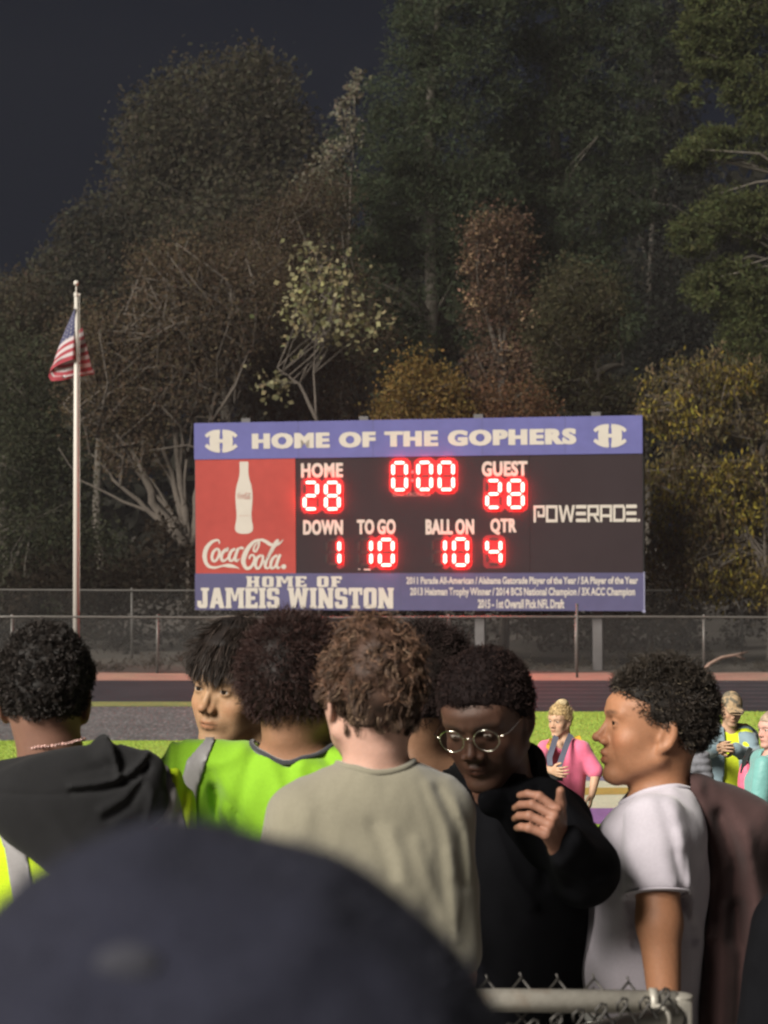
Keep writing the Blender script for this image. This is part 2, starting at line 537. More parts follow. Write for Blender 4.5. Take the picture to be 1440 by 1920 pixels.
chain_fence(52.0, 1.56, (-40, 247, 540, 830, 1110, 1392), -12, 12, 'taller dim chain link fence behind the scoreboard in front of the woods', M_dkpost, M_dkpost, 0.09, 0.002)
# the dark post that stands a little in front of the low fence
o = MB().tube([(0, 0, 0), (0, 0, 1.45)], 0.024, 8).ball((0, 0, 1.46), 0.030, 8, 4).build('dark_post', M_dkpost, smooth=True)
xx = G(1082, 1271); o.location = (xx[0], xx[1], 0)
tag(o, 'thin dark post in front of the low fence just left of the right scoreboard column', 'post')

# ------------------------------------------------------------------ woods
M_bark = mat('bark', (0.055, 0.046, 0.036), 0.9, noise=[(3, 0.3), (20, 0.3)], bump=(15, 0.8, 0.03))
M_bark_pale = mat('pale_bark', (0.062, 0.050, 0.040), 0.9, noise=[(3, 0.25), (20, 0.25)], bump=(15, 0.8, 0.02))
M_leaf = mat('leaf', (1.0, 1.0, 0.97), 0.85, 0.1, tint=True, trans=0.6)

def crown_mesh(name, blobs, n, size, colr, parent, origin, seed, aspect=0.55, droop=0.0, clumps=60, spread=0.16, shell=0.55, var=0.35, colr2=None, mix2=0.2, flat=1.0):
    """blobs: list of (centre xyz, (rx, ry, rz)); leaf-sized faces gathered in clumps through the volume"""
    r = np.random.default_rng(seed); n = int(n * 1.6)
    vol = np.array([b[1][0]*b[1][1]*b[1][2] for b in blobs]) ** 0.75
    pr = vol / vol.sum()
    which = r.choice(len(blobs), clumps * len(blobs), p=pr)
    u = r.normal(size=(len(which), 3)); u /= ln(u)[:, None]
    rad = shell + (1 - shell) * r.random(len(which)) ** 0.6
    C_ = np.array([b[0] for b in blobs])[which] + u * rad[:, None] * np.array([b[1] for b in blobs])[which]
    rm = np.array([np.mean(b[1]) for b in blobs])[which]
    ci = r.integers(0, len(which), n)
    q = r.normal(size=(n, 3)); q[:, 2] *= flat
    pos = C_[ci] + q * (spread * rm[ci])[:, None]
    pos[:, 2] = np.maximum(pos[:, 2], 0.15)
    d = r.normal(size=(n, 3)); d[:, 2] -= droop; d /= ln(d)[:, None]
    s_ = np.cross(d, r.normal(size=(n, 3))); s_ /= ln(s_)[:, None]
    L = size * 0.68 * r.uniform(0.6, 1.3, n)[:, None]
    v = np.stack([pos, pos + d*L*0.5 + s_*L*aspect*0.5, pos + d*L, pos + d*L*0.5 - s_*L*aspect*0.5], 1).reshape(-1, 3)
    f = np.arange(4*n).reshape(-1, 4)
    cb_ = r.uniform(1 - var*0.7, 1 + var*0.7, len(which))[ci] * r.uniform(0.82, 1.18, n)
    c = np.array(colr)[None] * cb_[:, None]
    if colr2 is not None:
        m = r.random(len(which))[ci] < mix2
        c[m] = np.array(colr2)[None] * cb_[m][:, None]
    c *= 1 + r.normal(size=(n, 3)) * 0.06
    o = mesh_np(name, v - np.asarray(origin), f, M_leaf, parent=parent, color=np.repeat(np.clip(c, 0.004, 1), 4, 0))
    return o, C_

def tree(label, base, trunks, blobs, n, size, colr, seed, name='tree', bark=None, group=None, cat='tree', r0=0.22, twigs=40, **k):
    """base (px, d); trunks: list of pixel polylines [(px, py), ...] at the tree's depth; blobs: (px, py, rx_px, rz_px, depth offset)"""
    px, d = base
    o = np.array([(px - 720) * d / FPX, d, 0.0])
    root = tag(empty(name, o), label, cat, group)
    S = d / FPX
    r = random.Random(seed)
    B = []
    for b in blobs:
        c = P(b[0], b[1], d); c[1] += (b[4] if len(b) > 4 else 0)
        B.append((c, (b[2]*S, 0.5*(b[2]+b[3])*S*0.9, b[3]*S)))
    cr, C_ = crown_mesh('crown', B, n, size, colr, root, o, seed, **k)
    tb = MB()
    ends = []
    for tpl in trunks:
        pts = [P(a[0], a[1], d) for a in tpl]
        pts[0][2] = max(pts[0][2], 0) if tpl[0][1] < 1200 else 0
        rr0 = (tpl[2][2] if len(tpl) > 2 and len(tpl[2]) > 2 else r0)
        fine = []
        for i in range(len(pts) - 1):
            for t in np.linspace(0, 1, 5)[:-1]:
                q = pts[i] * (1 - t) + pts[i+1] * t
                q = q + np.array([r.uniform(-1, 1), r.uniform(-1, 1), 0]) * rr0 * 0.5 * (0 if i == 0 and t == 0 else 1)
                fine.append(q)
        fine.append(pts[-1])
        m = len(fine)
        tb.tube([q - o for q in fine], [rr0 * (1 - 0.8 * i / (m - 1)) for i in range(m)], 7)
        ends.append(fine)
    # limbs to the clumps
    pool = [q for e in ends for q in e[len(e)//3:]]
    for _ in range(twigs):
        c = C_[r.randrange(len(C_))]
        q = min(r.sample(pool, min(len(pool), 6)), key=lambda p: np.linalg.norm(p - c) + max(0, p[2] - c[2]) * 1.5)
        mid = (q + c) / 2 + np.array([r.uniform(-1, 1), r.uniform(-1, 1), r.uniform(-0.2, 1)]) * 0.12 * np.linalg.norm(c - q)
        w0 = min(r0 * 0.35, 0.03 + 0.012 * np.linalg.norm(c - q))
        tb.tube([q - o, (q*0.6 + mid*0.4) - o, mid - o, c - o], [w0, w0*0.8, w0*0.6, w0*0.25], 5)
    t = tb.build('trunk', bark or M_bark, root, True)
    return root

PINE = (0.050, 0.062, 0.036); PINE2 = (0.072, 0.080, 0.034)
BRN = (0.098, 0.072, 0.048); OLV = (0.15, 0.13, 0.045)
tree('big round dull brown-green tree against the night sky on the left', (430, 82),
     [[(430, 1230), (425, 800), (415, 420)]],
     [(410, 250, 130, 130), (480, 190, 95, 90), (300, 290, 90, 110), (380, 400, 170, 110), (530, 330, 90, 140), (450, 480, 160, 110, -2), (270, 430, 90, 90)],
     30000, 0.30, (0.058, 0.052, 0.036), 11, spread=0.20, clumps=90, r0=0.35)
tree('dim low tree with ragged outline left of the big round tree', (190, 80),
     [[(190, 1230), (185, 800), (190, 480)]],
     [(180, 440, 70, 70), (130, 520, 80, 70), (230, 500, 90, 80), (60, 590, 110, 70), (160, 620, 130, 90)],
     15000, 0.27, (0.050, 0.046, 0.034), 12, spread=0.2, clumps=70)
tree('tall dark pine left of the middle, its top cut off by the frame', (800, 66),
     [[(800, 1230), (805, 600), (815, -160)]],
     [(790, 60, 70, 70), (860, 20, 120, 90), (760, 170, 95, 70), (870, 160, 110, 80), (720, 290, 95, 80), (830, 290, 110, 90), (700, 400, 95, 80),
      (810, 420, 120, 90), (900, 380, 80, 90), (660, 500, 80, 60), (770, 540, 120, 80), (740, 640, 90, 70), (850, 610, 90, 80), (800, 720, 90, 60), (870, -90, 120, 90), (890, 490, 70, 70)],
     46000, 0.26, PINE, 13, name='pine_tree', aspect=0.28, spread=0.17, clumps=60, flat=0.7, r0=0.38, twigs=60)
tree('tall dark pine right of the middle, its top cut off by the frame', (1050, 68),
     [[(1050, 1230), (1050, 600), (1045, -160)]],
     [(1040, 40, 90, 90), (1010, 160, 95, 90), (1110, 130, 95, 80), (1060, 270, 130, 90), (960, 310, 70, 90), (1150, 250, 85, 60), (1000, 420, 80, 80),
      (1090, 400, 110, 90), (1180, 370, 70, 60), (1190, 60, 60, 70), (1200, 200, 50, 50), (1060, 520, 110, 80), (1140, 600, 70, 70), (1040, 640, 80, 70), (1050, -80, 130, 90)],
     46000, 0.26, PINE, 14, name='pine_tree', aspect=0.28, spread=0.17, clumps=60, flat=0.7, r0=0.38, twigs=60)
tree('pine with layered green boughs at the right edge of the frame', (1500, 56),
     [[(1500, 1230), (1495, 500), (1490, -160)]],
     [(1400, 40, 110, 60), (1340, 100, 55, 45), (1420, 150, 80, 50), (1330, 275, 60, 38), (1440, 250, 60, 60), (1290, 300, 40, 28), (1380, 400, 80, 45),
      (1300, 445, 55, 40), (1440, 420, 60, 50), (1370, 540, 85, 50), (1440, 560, 60, 60), (1410, 640, 60, 60), (1460, 700, 60, 70), (1350, 20, 60, 50), (1300, 60, 40, 30), (1290, 180, 36, 24), (1430, -60, 120, 60)],
     42000, 0.22, PINE2, 15, name='pine_tree', aspect=0.28, spread=0.18, clumps=60, flat=0.6, r0=0.34, twigs=70)
tree('dim dark tree in the gap between the tall pines and the right pine', (1215, 88),
     [[(1215, 1230), (1215, 700), (1230, 60)]],
     [(1210, 560, 90, 110), (1230, 760, 130, 130), (1280, 640, 90, 90), (1140, 740, 90, 90), (1240, 200, 70, 120), (1240, 370, 90, 110), (1230, 30, 70, 90)],
     20000, 0.30, (0.022, 0.023, 0.019), 16, spread=0.25, clumps=70)
brown_trunks = [[(352, 1030), (300, 960), (262, 880, 0.16), (225, 790), (165, 700)], [(360, 1035), (340, 930), (330, 780, 0.12), (350, 640), (390, 540)],
                [(356, 1030), (270, 950), (215, 900, 0.09), (170, 850)], [(360, 1030), (375, 900), (400, 760, 0.11), (430, 660), (470, 560)],
                [(350, 1000), (310, 850), (290, 740, 0.08), (260, 620)], [(345, 990), (255, 880), (190, 770, 0.06), (150, 690)], [(352, 1010), (320, 900), (240, 760, 0.06), (205, 640)],
                [(356, 1020), (345, 900), (372, 740, 0.06), (360, 600)], [(358, 1010), (385, 880), (440, 760, 0.05), (480, 640)], [(340, 985), (230, 940), (150, 900, 0.05), (110, 840)], [(348, 1000), (285, 900), (180, 820, 0.05), (120, 760)]]
tree('spreading brown-leaved tree with several slanting bare stems left of the scoreboard', (356, 57),
     [[(352, 1236), (352, 1030)]] + brown_trunks,
     [(250, 640, 120, 70), (350, 560, 110, 80), (200, 740, 80, 70), (420, 600, 100, 90), (300, 720, 110, 80), (160, 640, 60, 60), (480, 520, 70, 60), (240, 830, 70, 60), (330, 500, 80, 60)],
     19000, 0.14, BRN, 17, bark=M_bark_pale, spread=0.26, clumps=110, r0=0.15, twigs=330, droop=0.5)
tree('upright brown-leaved tree with thin pale stems behind the top of the scoreboard left half', (520, 60),
     [[(520, 1236), (520, 900), (505, 700), (520, 520)], [(470, 1236), (475, 800), (460, 640), (450, 540)], [(560, 1236), (560, 800), (575, 650), (560, 560)], [(610, 1236), (610, 800), (640, 690), (650, 600)]],
     [(480, 480, 90, 70), (560, 440, 90, 80), (600, 560, 100, 90), (520, 620, 110, 90), (650, 640, 90, 80), (560, 740, 120, 70), (600, 380, 60, 60), (440, 700, 80, 80)],
     24000, 0.14, (0.075, 0.056, 0.038), 18, bark=M_bark_pale, spread=0.26, clumps=90, r0=0.10, twigs=110, droop=0.3)
tree('slender tree with clusters of large pale yellow leaves above the scoreboard', (600, 54),
     [[(600, 1236), (600, 900), (590, 700), (600, 500)], [(600, 800), (560, 720), (520, 690)]],
     [(590, 500, 45, 35), (640, 545, 40, 40), (575, 560, 30, 30), (600, 600, 60, 35), (700, 595, 30, 25), (500, 735, 30, 25), (530, 710, 20, 14), (650, 615, 40, 25)],
     520, 0.21, (0.27, 0.245, 0.14), 19, bark=M_bark_pale, aspect=0.9, spread=0.55, clumps=22, r0=0.06, twigs=70, var=0.35, name='sweetgum_tree')
tree('slim tree edging the pines with small pale leaves on its left outline', (640, 63),
     [[(640, 1236), (640, 800), (650, 500), (665, 200)]],
     [(668, 160, 14, 26), (645, 215, 14, 30), (625, 290, 22, 30), (600, 330, 30, 20), (570, 370, 26, 20), (660, 250, 18, 30)],
     700, 0.2, (0.16, 0.145, 0.11), 20, spread=0.35, clumps=14, r0=0.09, twigs=26, aspect=0.8)
tree('small tree with reddish brown round crown and thin pale trunk above the scoreboard', (940, 55),
     [[(942, 1236), (942, 760), (938, 620), (922, 500)], [(942, 740), (950, 600), (955, 480)], [(940, 700), (905, 560), (900, 470)]],
     [(930, 440, 60, 45), (905, 480, 40, 40), (965, 470, 40, 40), (950, 560, 45, 60), (900, 580, 30, 50), (930, 690, 60, 50)],
     6500, 0.13, (0.105, 0.068, 0.048), 21, bark=M_bark_pale, spread=0.28, clumps=50, r0=0.085, twigs=70, var=0.5, aspect=0.7, colr2=(0.30, 0.20, 0.13), mix2=0.12)
tree('golden-leaved bush right behind the middle of the scoreboard top edge', (790, 52),
     [[(790, 1236), (790, 850), (785, 740)]],
     [(770, 710, 50, 50), (820, 730, 50, 45), (790, 790, 90, 50), (740, 770, 40, 40), (850, 770, 40, 50)],
     4200, 0.12, (0.175, 0.115, 0.040), 22, cat='bush', name='bush', spread=0.3, clumps=50, r0=0.07, twigs=40, aspect=0.8, var=0.4)
tree('rusty orange-brown bush behind the scoreboard top edge right of the golden one', (950, 52.5),
     [[(950, 1236), (950, 850), (955, 760)]],
     [(920, 760, 50, 40), (980, 750, 50, 40), (950, 800, 80, 40), (1010, 790, 40, 40)],
     3600, 0.11, (0.135, 0.075, 0.042), 23, cat='bush', name='bush', spread=0.3, clumps=50, r0=0.06, twigs=40, aspect=0.8, var=0.4)
tree('olive scrubby tree with a forked trunk between the red-brown tree and the right pine', (1120, 60),
     [[(1122, 1236), (1122, 800), (1118, 690), (1100, 600)], [(1110, 1236), (1105, 760), (1095, 680)], [(1120, 700), (1150, 685), (1170, 684)]],
     [(1060, 620, 90, 60), (1010, 700, 80, 60), (1090, 560, 80, 60), (1060, 740, 80, 50), (1150, 760, 50, 50)],
     14000, 0.16, (0.066, 0.060, 0.034), 24, spread=0.25, clumps=80, r0=0.13, twigs=50)
rt = [[(1445, 1236), (1440, 1000), (1430, 880), (1400, 820), (1330, 810)], [(1430, 880), (1440, 800), (1450, 700)], [(1445, 1100), (1400, 990), (1340, 960), (1280, 940)],
      [(1440, 1100), (1420, 1040), (1395, 1000)], [(1400, 820), (1352, 770), (1340, 740)]]
tree('broad tree with drooping olive and yellow leaves right of the scoreboard', (1445, 49.5), rt,
     [(1260, 730, 60, 50), (1340, 700, 70, 50), (1220, 770, 30, 40), (1400, 720, 70, 40), (1300, 790, 80, 50), (1260, 880, 60, 45), (1340, 890, 90, 40), (1410, 900, 60, 50),
      (1290, 960, 70, 50), (1380, 980, 70, 50), (1250, 1030, 50, 50), (1330, 1060, 80, 60), (1420, 1060, 60, 60), (1430, 800, 50, 50)],
     12000, 0.19, (0.115, 0.090, 0.052), 25, bark=M_bark_pale, spread=0.25, clumps=30, r0=0.10, twigs=150, droop=1.8, aspect=0.36, var=0.6, colr2=(0.21, 0.165, 0.035), mix2=0.26)
tree('dark green leafy thicket at the left edge behind the flagpole', (60, 60),
     [[(60, 1236), (60, 900), (60, 760)]],
     [(30, 700, 90, 80), (100, 820, 80, 80), (20, 850, 90, 90), (100, 950, 80, 80), (20, 1010, 90, 90), (110, 1080, 90, 90), (190, 1060, 60, 80), (60, 1150, 120, 60)],
     24000, 0.15, (0.052, 0.055, 0.034), 26, cat='thicket', name='thicket', spread=0.26, clumps=80, r0=0.12)
tree('dim tall tree at the far left whose crown is cut by the frame edge', (10, 70),
     [[(10, 1236), (10, 800), (15, 620)]],
     [(20, 580, 90, 60), (-50, 640, 100, 90), (80, 650, 90, 70), (-20, 740, 100, 80)],
     12000, 0.2, (0.070, 0.058, 0.040), 27, spread=0.24, clumps=70)
# undergrowth and the far wood
def mass(name, label, x0, x1, y0, y1, zfun, n, size, colr, seed, aspect=0.6, z0=0.0, cat='undergrowth'):
    r = np.random.default_rng(seed)
    nc = 700
    cx = r.uniform(x0, x1, nc); cy = r.uniform(y0, y1, nc); cz = z0 + (zfun(cx) - z0) * r.random(nc) ** 0.8
    ci = r.integers(0, nc, n)
    hgt = np.mean(zfun(cx) - z0)
    pos = np.stack([cx, cy, cz], -1)[ci] + r.normal(size=(n, 3)) * np.array([0.10, 0.05, 0.10]) * hgt
    pos[:, 2] = np.abs(pos[:, 2])
    d = r.normal(size=(n, 3)); d /= ln(d)[:, None]
    s_ = np.cross(d, r.normal(size=(n, 3))); s_ /= ln(s_)[:, None]
    L = size * r.uniform(0.5, 1.4, n)[:, None]
    v = np.stack([pos, pos + d*L*0.5 + s_*L*aspect*0.5, pos + d*L, pos + d*L*0.5 - s_*L*aspect*0.5], 1).reshape(-1, 3)
    c = np.array(colr)[None] * (r.uniform(0.5, 1.5, nc)[ci] * r.uniform(0.7, 1.3, n))[:, None]
    o = mesh_np(name, v, np.arange(4*n).reshape(-1, 4), M_leaf, color=np.repeat(np.clip(c, 0.003, 1), 4, 0))
    tag(o, label, cat, kind='stuff')
mass('undergrowth', 'tangled brown undergrowth behind the chain link fences', -16, 16, 53.5, 58, lambda x: 2.3 + 0.6*np.sin(x*0.9) + 0.4*np.sin(x*2.3+1), 52000, 0.14, (0.024, 0.018, 0.013), 31)
mass('undergrowth', 'tall dry grass along the foot of the far fence', -12, 13, 47.3, 48.6, lambda x: 0.30 + 0.15*np.sin(x*1.3), 9000, 0.10, (0.042, 0.033, 0.022), 32, aspect=0.2)
mass('woods', 'dark mass of distant woods closing the gaps between trees', -34, 34, 92, 104, lambda x: 10.5 + 5.5*np.clip((x+14)/14, 0, 1) + 1.2*np.sin(x*0.5), 50000, 0.75, (0.026, 0.025, 0.020), 33, cat='woods')  # deep shade between the trees is put into the low leaf colour
# fallen pale branch leaning on the fence
bb = MB(); base = P(1312, 1262, 45.6)
pts = [P(1312, 1266, 45.6), P(1330, 1245, 45.7), P(1352, 1233, 45.8), P(1378, 1228, 45.9), P(1402, 1222, 46.0)]
bb.tube([p - np.array(pts[0]) for p in pts], [0.045, 0.04, 0.035, 0.028, 0.015], 6)
bb.tube([pts[3] - pts[0], P(1398, 1236, 46.0) - pts[0]], [0.02, 0.01], 5)
o = bb.build('branch', mat('dead_branch', (0.17, 0.115, 0.09), 0.9, noise=(12, 0.2)), smooth=True); o.location = pts[0]
tag(o, 'bare pinkish fallen branch leaning up at the foot of the right fence', 'branch')
# ------------------------------------------------------------------ scoreboard
BL, BR_ = P(367, 1143.5, 49.6), P(1208, 1145.5, 47.3)
ux = (BR_ - BL); BW = float(np.linalg.norm(ux)); ux /= BW
up = np.array([0, 0, 1.0]); un = np.cross(ux, up); un /= np.linalg.norm(un)      # outward normal, towards the camera
uz = np.cross(un, ux) * -1
if uz[2] < 0: uz = -uz
BM = Matrix(((ux[0], un[0]*-1, uz[0], BL[0]), (ux[1], un[1]*-1, uz[1], BL[1]), (ux[2], un[2]*-1, uz[2], BL[2]), (0, 0, 0, 1)))
def S(px, py):
    """board coordinates (along, up) of the point of the board seen at a pixel"""
    ray = P(px, py, 1.0) - np.array([0, 0, CAM_H]); c = np.array([0, 0, CAM_H])
    t = ((BL - c) @ un) / (ray @ un)
    q = c + ray * t - BL
    return np.array([q @ ux, q @ uz])
board = bpy.data.objects.new('scoreboard', None); link(board); board.matrix_world = BM
tag(board, 'wide football scoreboard with red lit digits, blue name banners and a red soft drink panel', 'scoreboard')

M_case = mat('board_casing', (0.02, 0.02, 0.022), 0.6)
M_blue = mat('faded_blue_banner', (0.082, 0.082, 0.205), 0.7, 0.08, noise=[(0.8, 0.10), (5, 0.06)])
M_blue2 = mat('dull_blue_banner', (0.062, 0.058, 0.112), 0.7, 0.08, noise=[(0.8, 0.10), (5, 0.06)])
M_red = mat('red_panel', (0.25, 0.042, 0.035), 0.7, 0.08, noise=[(0.8, 0.10), (5, 0.06)])
M_black = mat('black_panel', (0.022, 0.0155, 0.0175), 0.7, 0.08, noise=[(0.8, 0.08), (4, 0.04)])
M_cream = mat('cream_print', (0.36, 0.33, 0.29), 0.7, 0.1, noise=(3, 0.05))
M_dimprint = mat('dim_print', (0.14, 0.085, 0.08), 0.7, 0.3)
M_pinkprint = mat('bottle_print', (0.30, 0.20, 0.17), 0.7, 0.3)
M_led = mat('lit_red_diodes', (0.2, 0.0, 0.0), 0.5, emit=((1.0, 0.024, 0.020), 38.0))
M_ledoff = mat('unlit_diodes', (0.008, 0.004, 0.004), 0.8)
M_glow = mat('red_glow_plate', (0.10, 0.006, 0.009), 0.6, 0.3)  # red base colour stands in for the glow round the lit digits
M_postg = mat('steel_column', (0.075, 0.07, 0.07), 0.6, 0.4, 0.3, noise=(4, 0.15))
M_frame = mat('banner_edge', (0.16, 0.16, 0.24), 0.6)

def bpoly(name, loops, y, m, th=0.0, parent=board):
    """polygons in board coordinates at height y in front of the board face (y grows towards the viewer)"""
    b = MB()
    for i, lp in enumerate(loops):
        n = len(lp); yy = -(y + 0.0004 * i)
        if th:
            f = [(tuple(range(n)))]
            v = [(p[0], yy, p[1]) for p in lp] + [(p[0], yy + th, p[1]) for p in lp]
            f += [(k, k + n, (k+1) % n + n, (k+1) % n) for k in range(n)]
        else:
            v = [(p[0], yy, p[1]) for p in lp]; f = [tuple(range(n))]
        b.add(v, f)
    return b.build(name, m, parent)

def rect_px(x0, y0, x1, y1):
    a = S((x0), (y1)); c = S(x1, y0)
    return [(a[0], a[1]), (c[0], a[1]), (c[0], c[1]), (a[0], c[1])]
def quadb(u0, v0, u1, v1): return [(u0, v0), (u1, v0), (u1, v1), (u0, v1)]
TOP = 0.5 * (S(363, 795)[1] + S(1203, 781)[1])
UB = 0.5 * (S(363, 861)[1] + S(1203, 851)[1])       # lower edge of the top banner
LBv = 0.5 * (S(367, 1075)[1] + S(1208, 1074)[1])    # upper edge of the bottom banner
casing = MB().box((0, 0.0, 0), (BW, 0.26, TOP)).build('casing', M_case, board)
u_red = S(554.5, 960)[0]
u_r = S(1206, 960)[0]
u_mid = S(993, 960)[0]
bpoly('banner', [quadb(0.0, UB, u_r, TOP + 0.02)], 0.045, M_blue, 0.045)
bpoly('advert_panel', [quadb(0.02, LBv, u_red, UB)], 0.03, M_red, 0.03)
bpoly('score_panel', [quadb(u_red + 0.005, LBv, u_mid, UB)], 0.022, M_black, 0.022)
bpoly('advert_panel', [quadb(u_mid + 0.006, LBv, u_r - 0.01, UB)], 0.022, M_black, 0.022)['label'] = 'plain black panel with white sports drink lettering'
bpoly('banner', [quadb(0.0, 0, BW + 0.01, LBv)], 0.045, M_blue2, 0.045)['label'] = 'dull blue lower banner with player honours'
b = MB().box((BW - 0.005, -0.048, 0.0), (BW + 0.018, 0.0, LBv + 0.02)).box((BW - 0.03, -0.06, -0.03), (BW + 0.03, 0.0, 0.02)).build('edge_trim', M_frame, board)

M_seam = mat('panel_seam', (0.03, 0.03, 0.06), 0.8)
for px_ in (560, 700, 905, 1060):
    u_ = S(px_, 825)[0]; bpoly('panel_seam', [quadb(u_, UB + 0.01, u_ + 0.007, TOP + 0.01)], 0.0465, M_seam)
for px_ in (752, 980):
    u_ = S(px_, 1110)[0]; bpoly('panel_seam', [quadb(u_, 0.01, u_ + 0.006, LBv - 0.01)], 0.0465, M_seam)

def text(s, x0, x1, y0, y1, m=M_cream, bold=0.0, shear=0.0, y=0.026, name='lettering', space=1.0, word=1.0, box=None):
    cu = bpy.data.curves.new('t', 'FONT'); cu.body = s; cu.offset = bold; cu.shear = shear; cu.space_character = space; cu.space_word = word; cu.resolution_u = 4
    cu.fill_mode = 'FRONT'
    ob = bpy.data.objects.new('t', cu); link(ob)
    dg = bpy.context.evaluated_depsgraph_get()
    me = bpy.data.meshes.new_from_object(ob.evaluated_get(dg))
    bpy.data.objects.remove(ob)
    n = len(me.vertices); co = np.empty(n*3, np.float32); me.vertices.foreach_get('co', co); co = co.reshape(-1, 3)
    lo = co.min(0); hi = co.max(0)
    a = S(x0, (y1)); c = S(x1, y0)
    out = np.zeros_like(co)
    out[:, 0] = a[0] + (co[:, 0] - lo[0]) / (hi[0] - lo[0]) * (c[0] - a[0])
    out[:, 2] = a[1] + (co[:, 1] - lo[1]) / (hi[1] - lo[1]) * (c[1] - a[1])
    out[:, 1] = -y
    me.vertices.foreach_set('co', out.ravel())
    me.materials.clear(); me.materials.append(m); me.update()
    me.name = name
    o = bpy.data.objects.new(name, me); link(o, board)
    return o
def join(obs):
    b = MB()
    for o_ in obs:
        b.add([tuple(v.co) for v in o_.data.vertices], [tuple(p.vertices) for p in o_.data.polygons]); 
    for o_ in obs: bpy.data.objects.remove(o_)
    return b.build('lettering', M_cream, board)
def bold_text(s_, x0, x1, y0, y1, sh, y=0.026, **k):
    join([text(s_, x0 + sh + d_, x1 - sh + d_, y0, y1, y=y + 0.0003 * i_, **k) for i_, d_ in enumerate((-sh, 0, sh))])
stack = []
for dx_ in (-1.9, -0.95, 0, 0.95, 1.9): stack.append(text('HOME OF THE GOPHERS', 475.5 + dx_, 1079.5 + dx_, 803, 842, bold=0.045, y=0.05 + 0.0002*dx_, space=1.2))
join(stack)
bold_text('HOME', 565, 643.5, 867.5, 896, 0.55, bold=0.035, space=1.1)
bold_text('GUEST', 903.6, 989.4, 864, 893.5, 0.55, bold=0.035, space=1.1)
bold_text('DOWN', 569, 643.5, 974.5, 1003, 0.55, bold=0.035, space=1.1)
bold_text('TO GO', 670, 742.5, 973.5, 1002, 0.55, bold=0.035, space=1.1, word=0.7)
bold_text('BALL ON', 798.5, 889.5, 973, 1002.5, 0.55, bold=0.035, space=1.1, word=0.7)
bold_text('QTR', 920, 969, 972, 1003, 0.55, bold=0.035, space=1.1)
text('DAKTRONICS', 737, 808, 923, 931, M_dimprint, bold=0.02, shear=0.2)
text('2011 Parade All-American / Alabama Gatorade Player of the Year / 5A Player of the Year', 763, 1196.7, 1081, 1099, bold=0.03, y=0.05, space=1.03, word=0.75)
text('2013 Heisman Trophy Winner / 2014 BCS National Champion / 3X ACC Champion', 770, 1191, 1101.5, 1120.5, bold=0.03, y=0.05, space=1.03, word=0.75)
text('2015 - 1st Overall Pick NFL Draft', 897, 1058.6, 1123.5, 1140.5, bold=0.03, y=0.05, space=1.03, word=0.75)

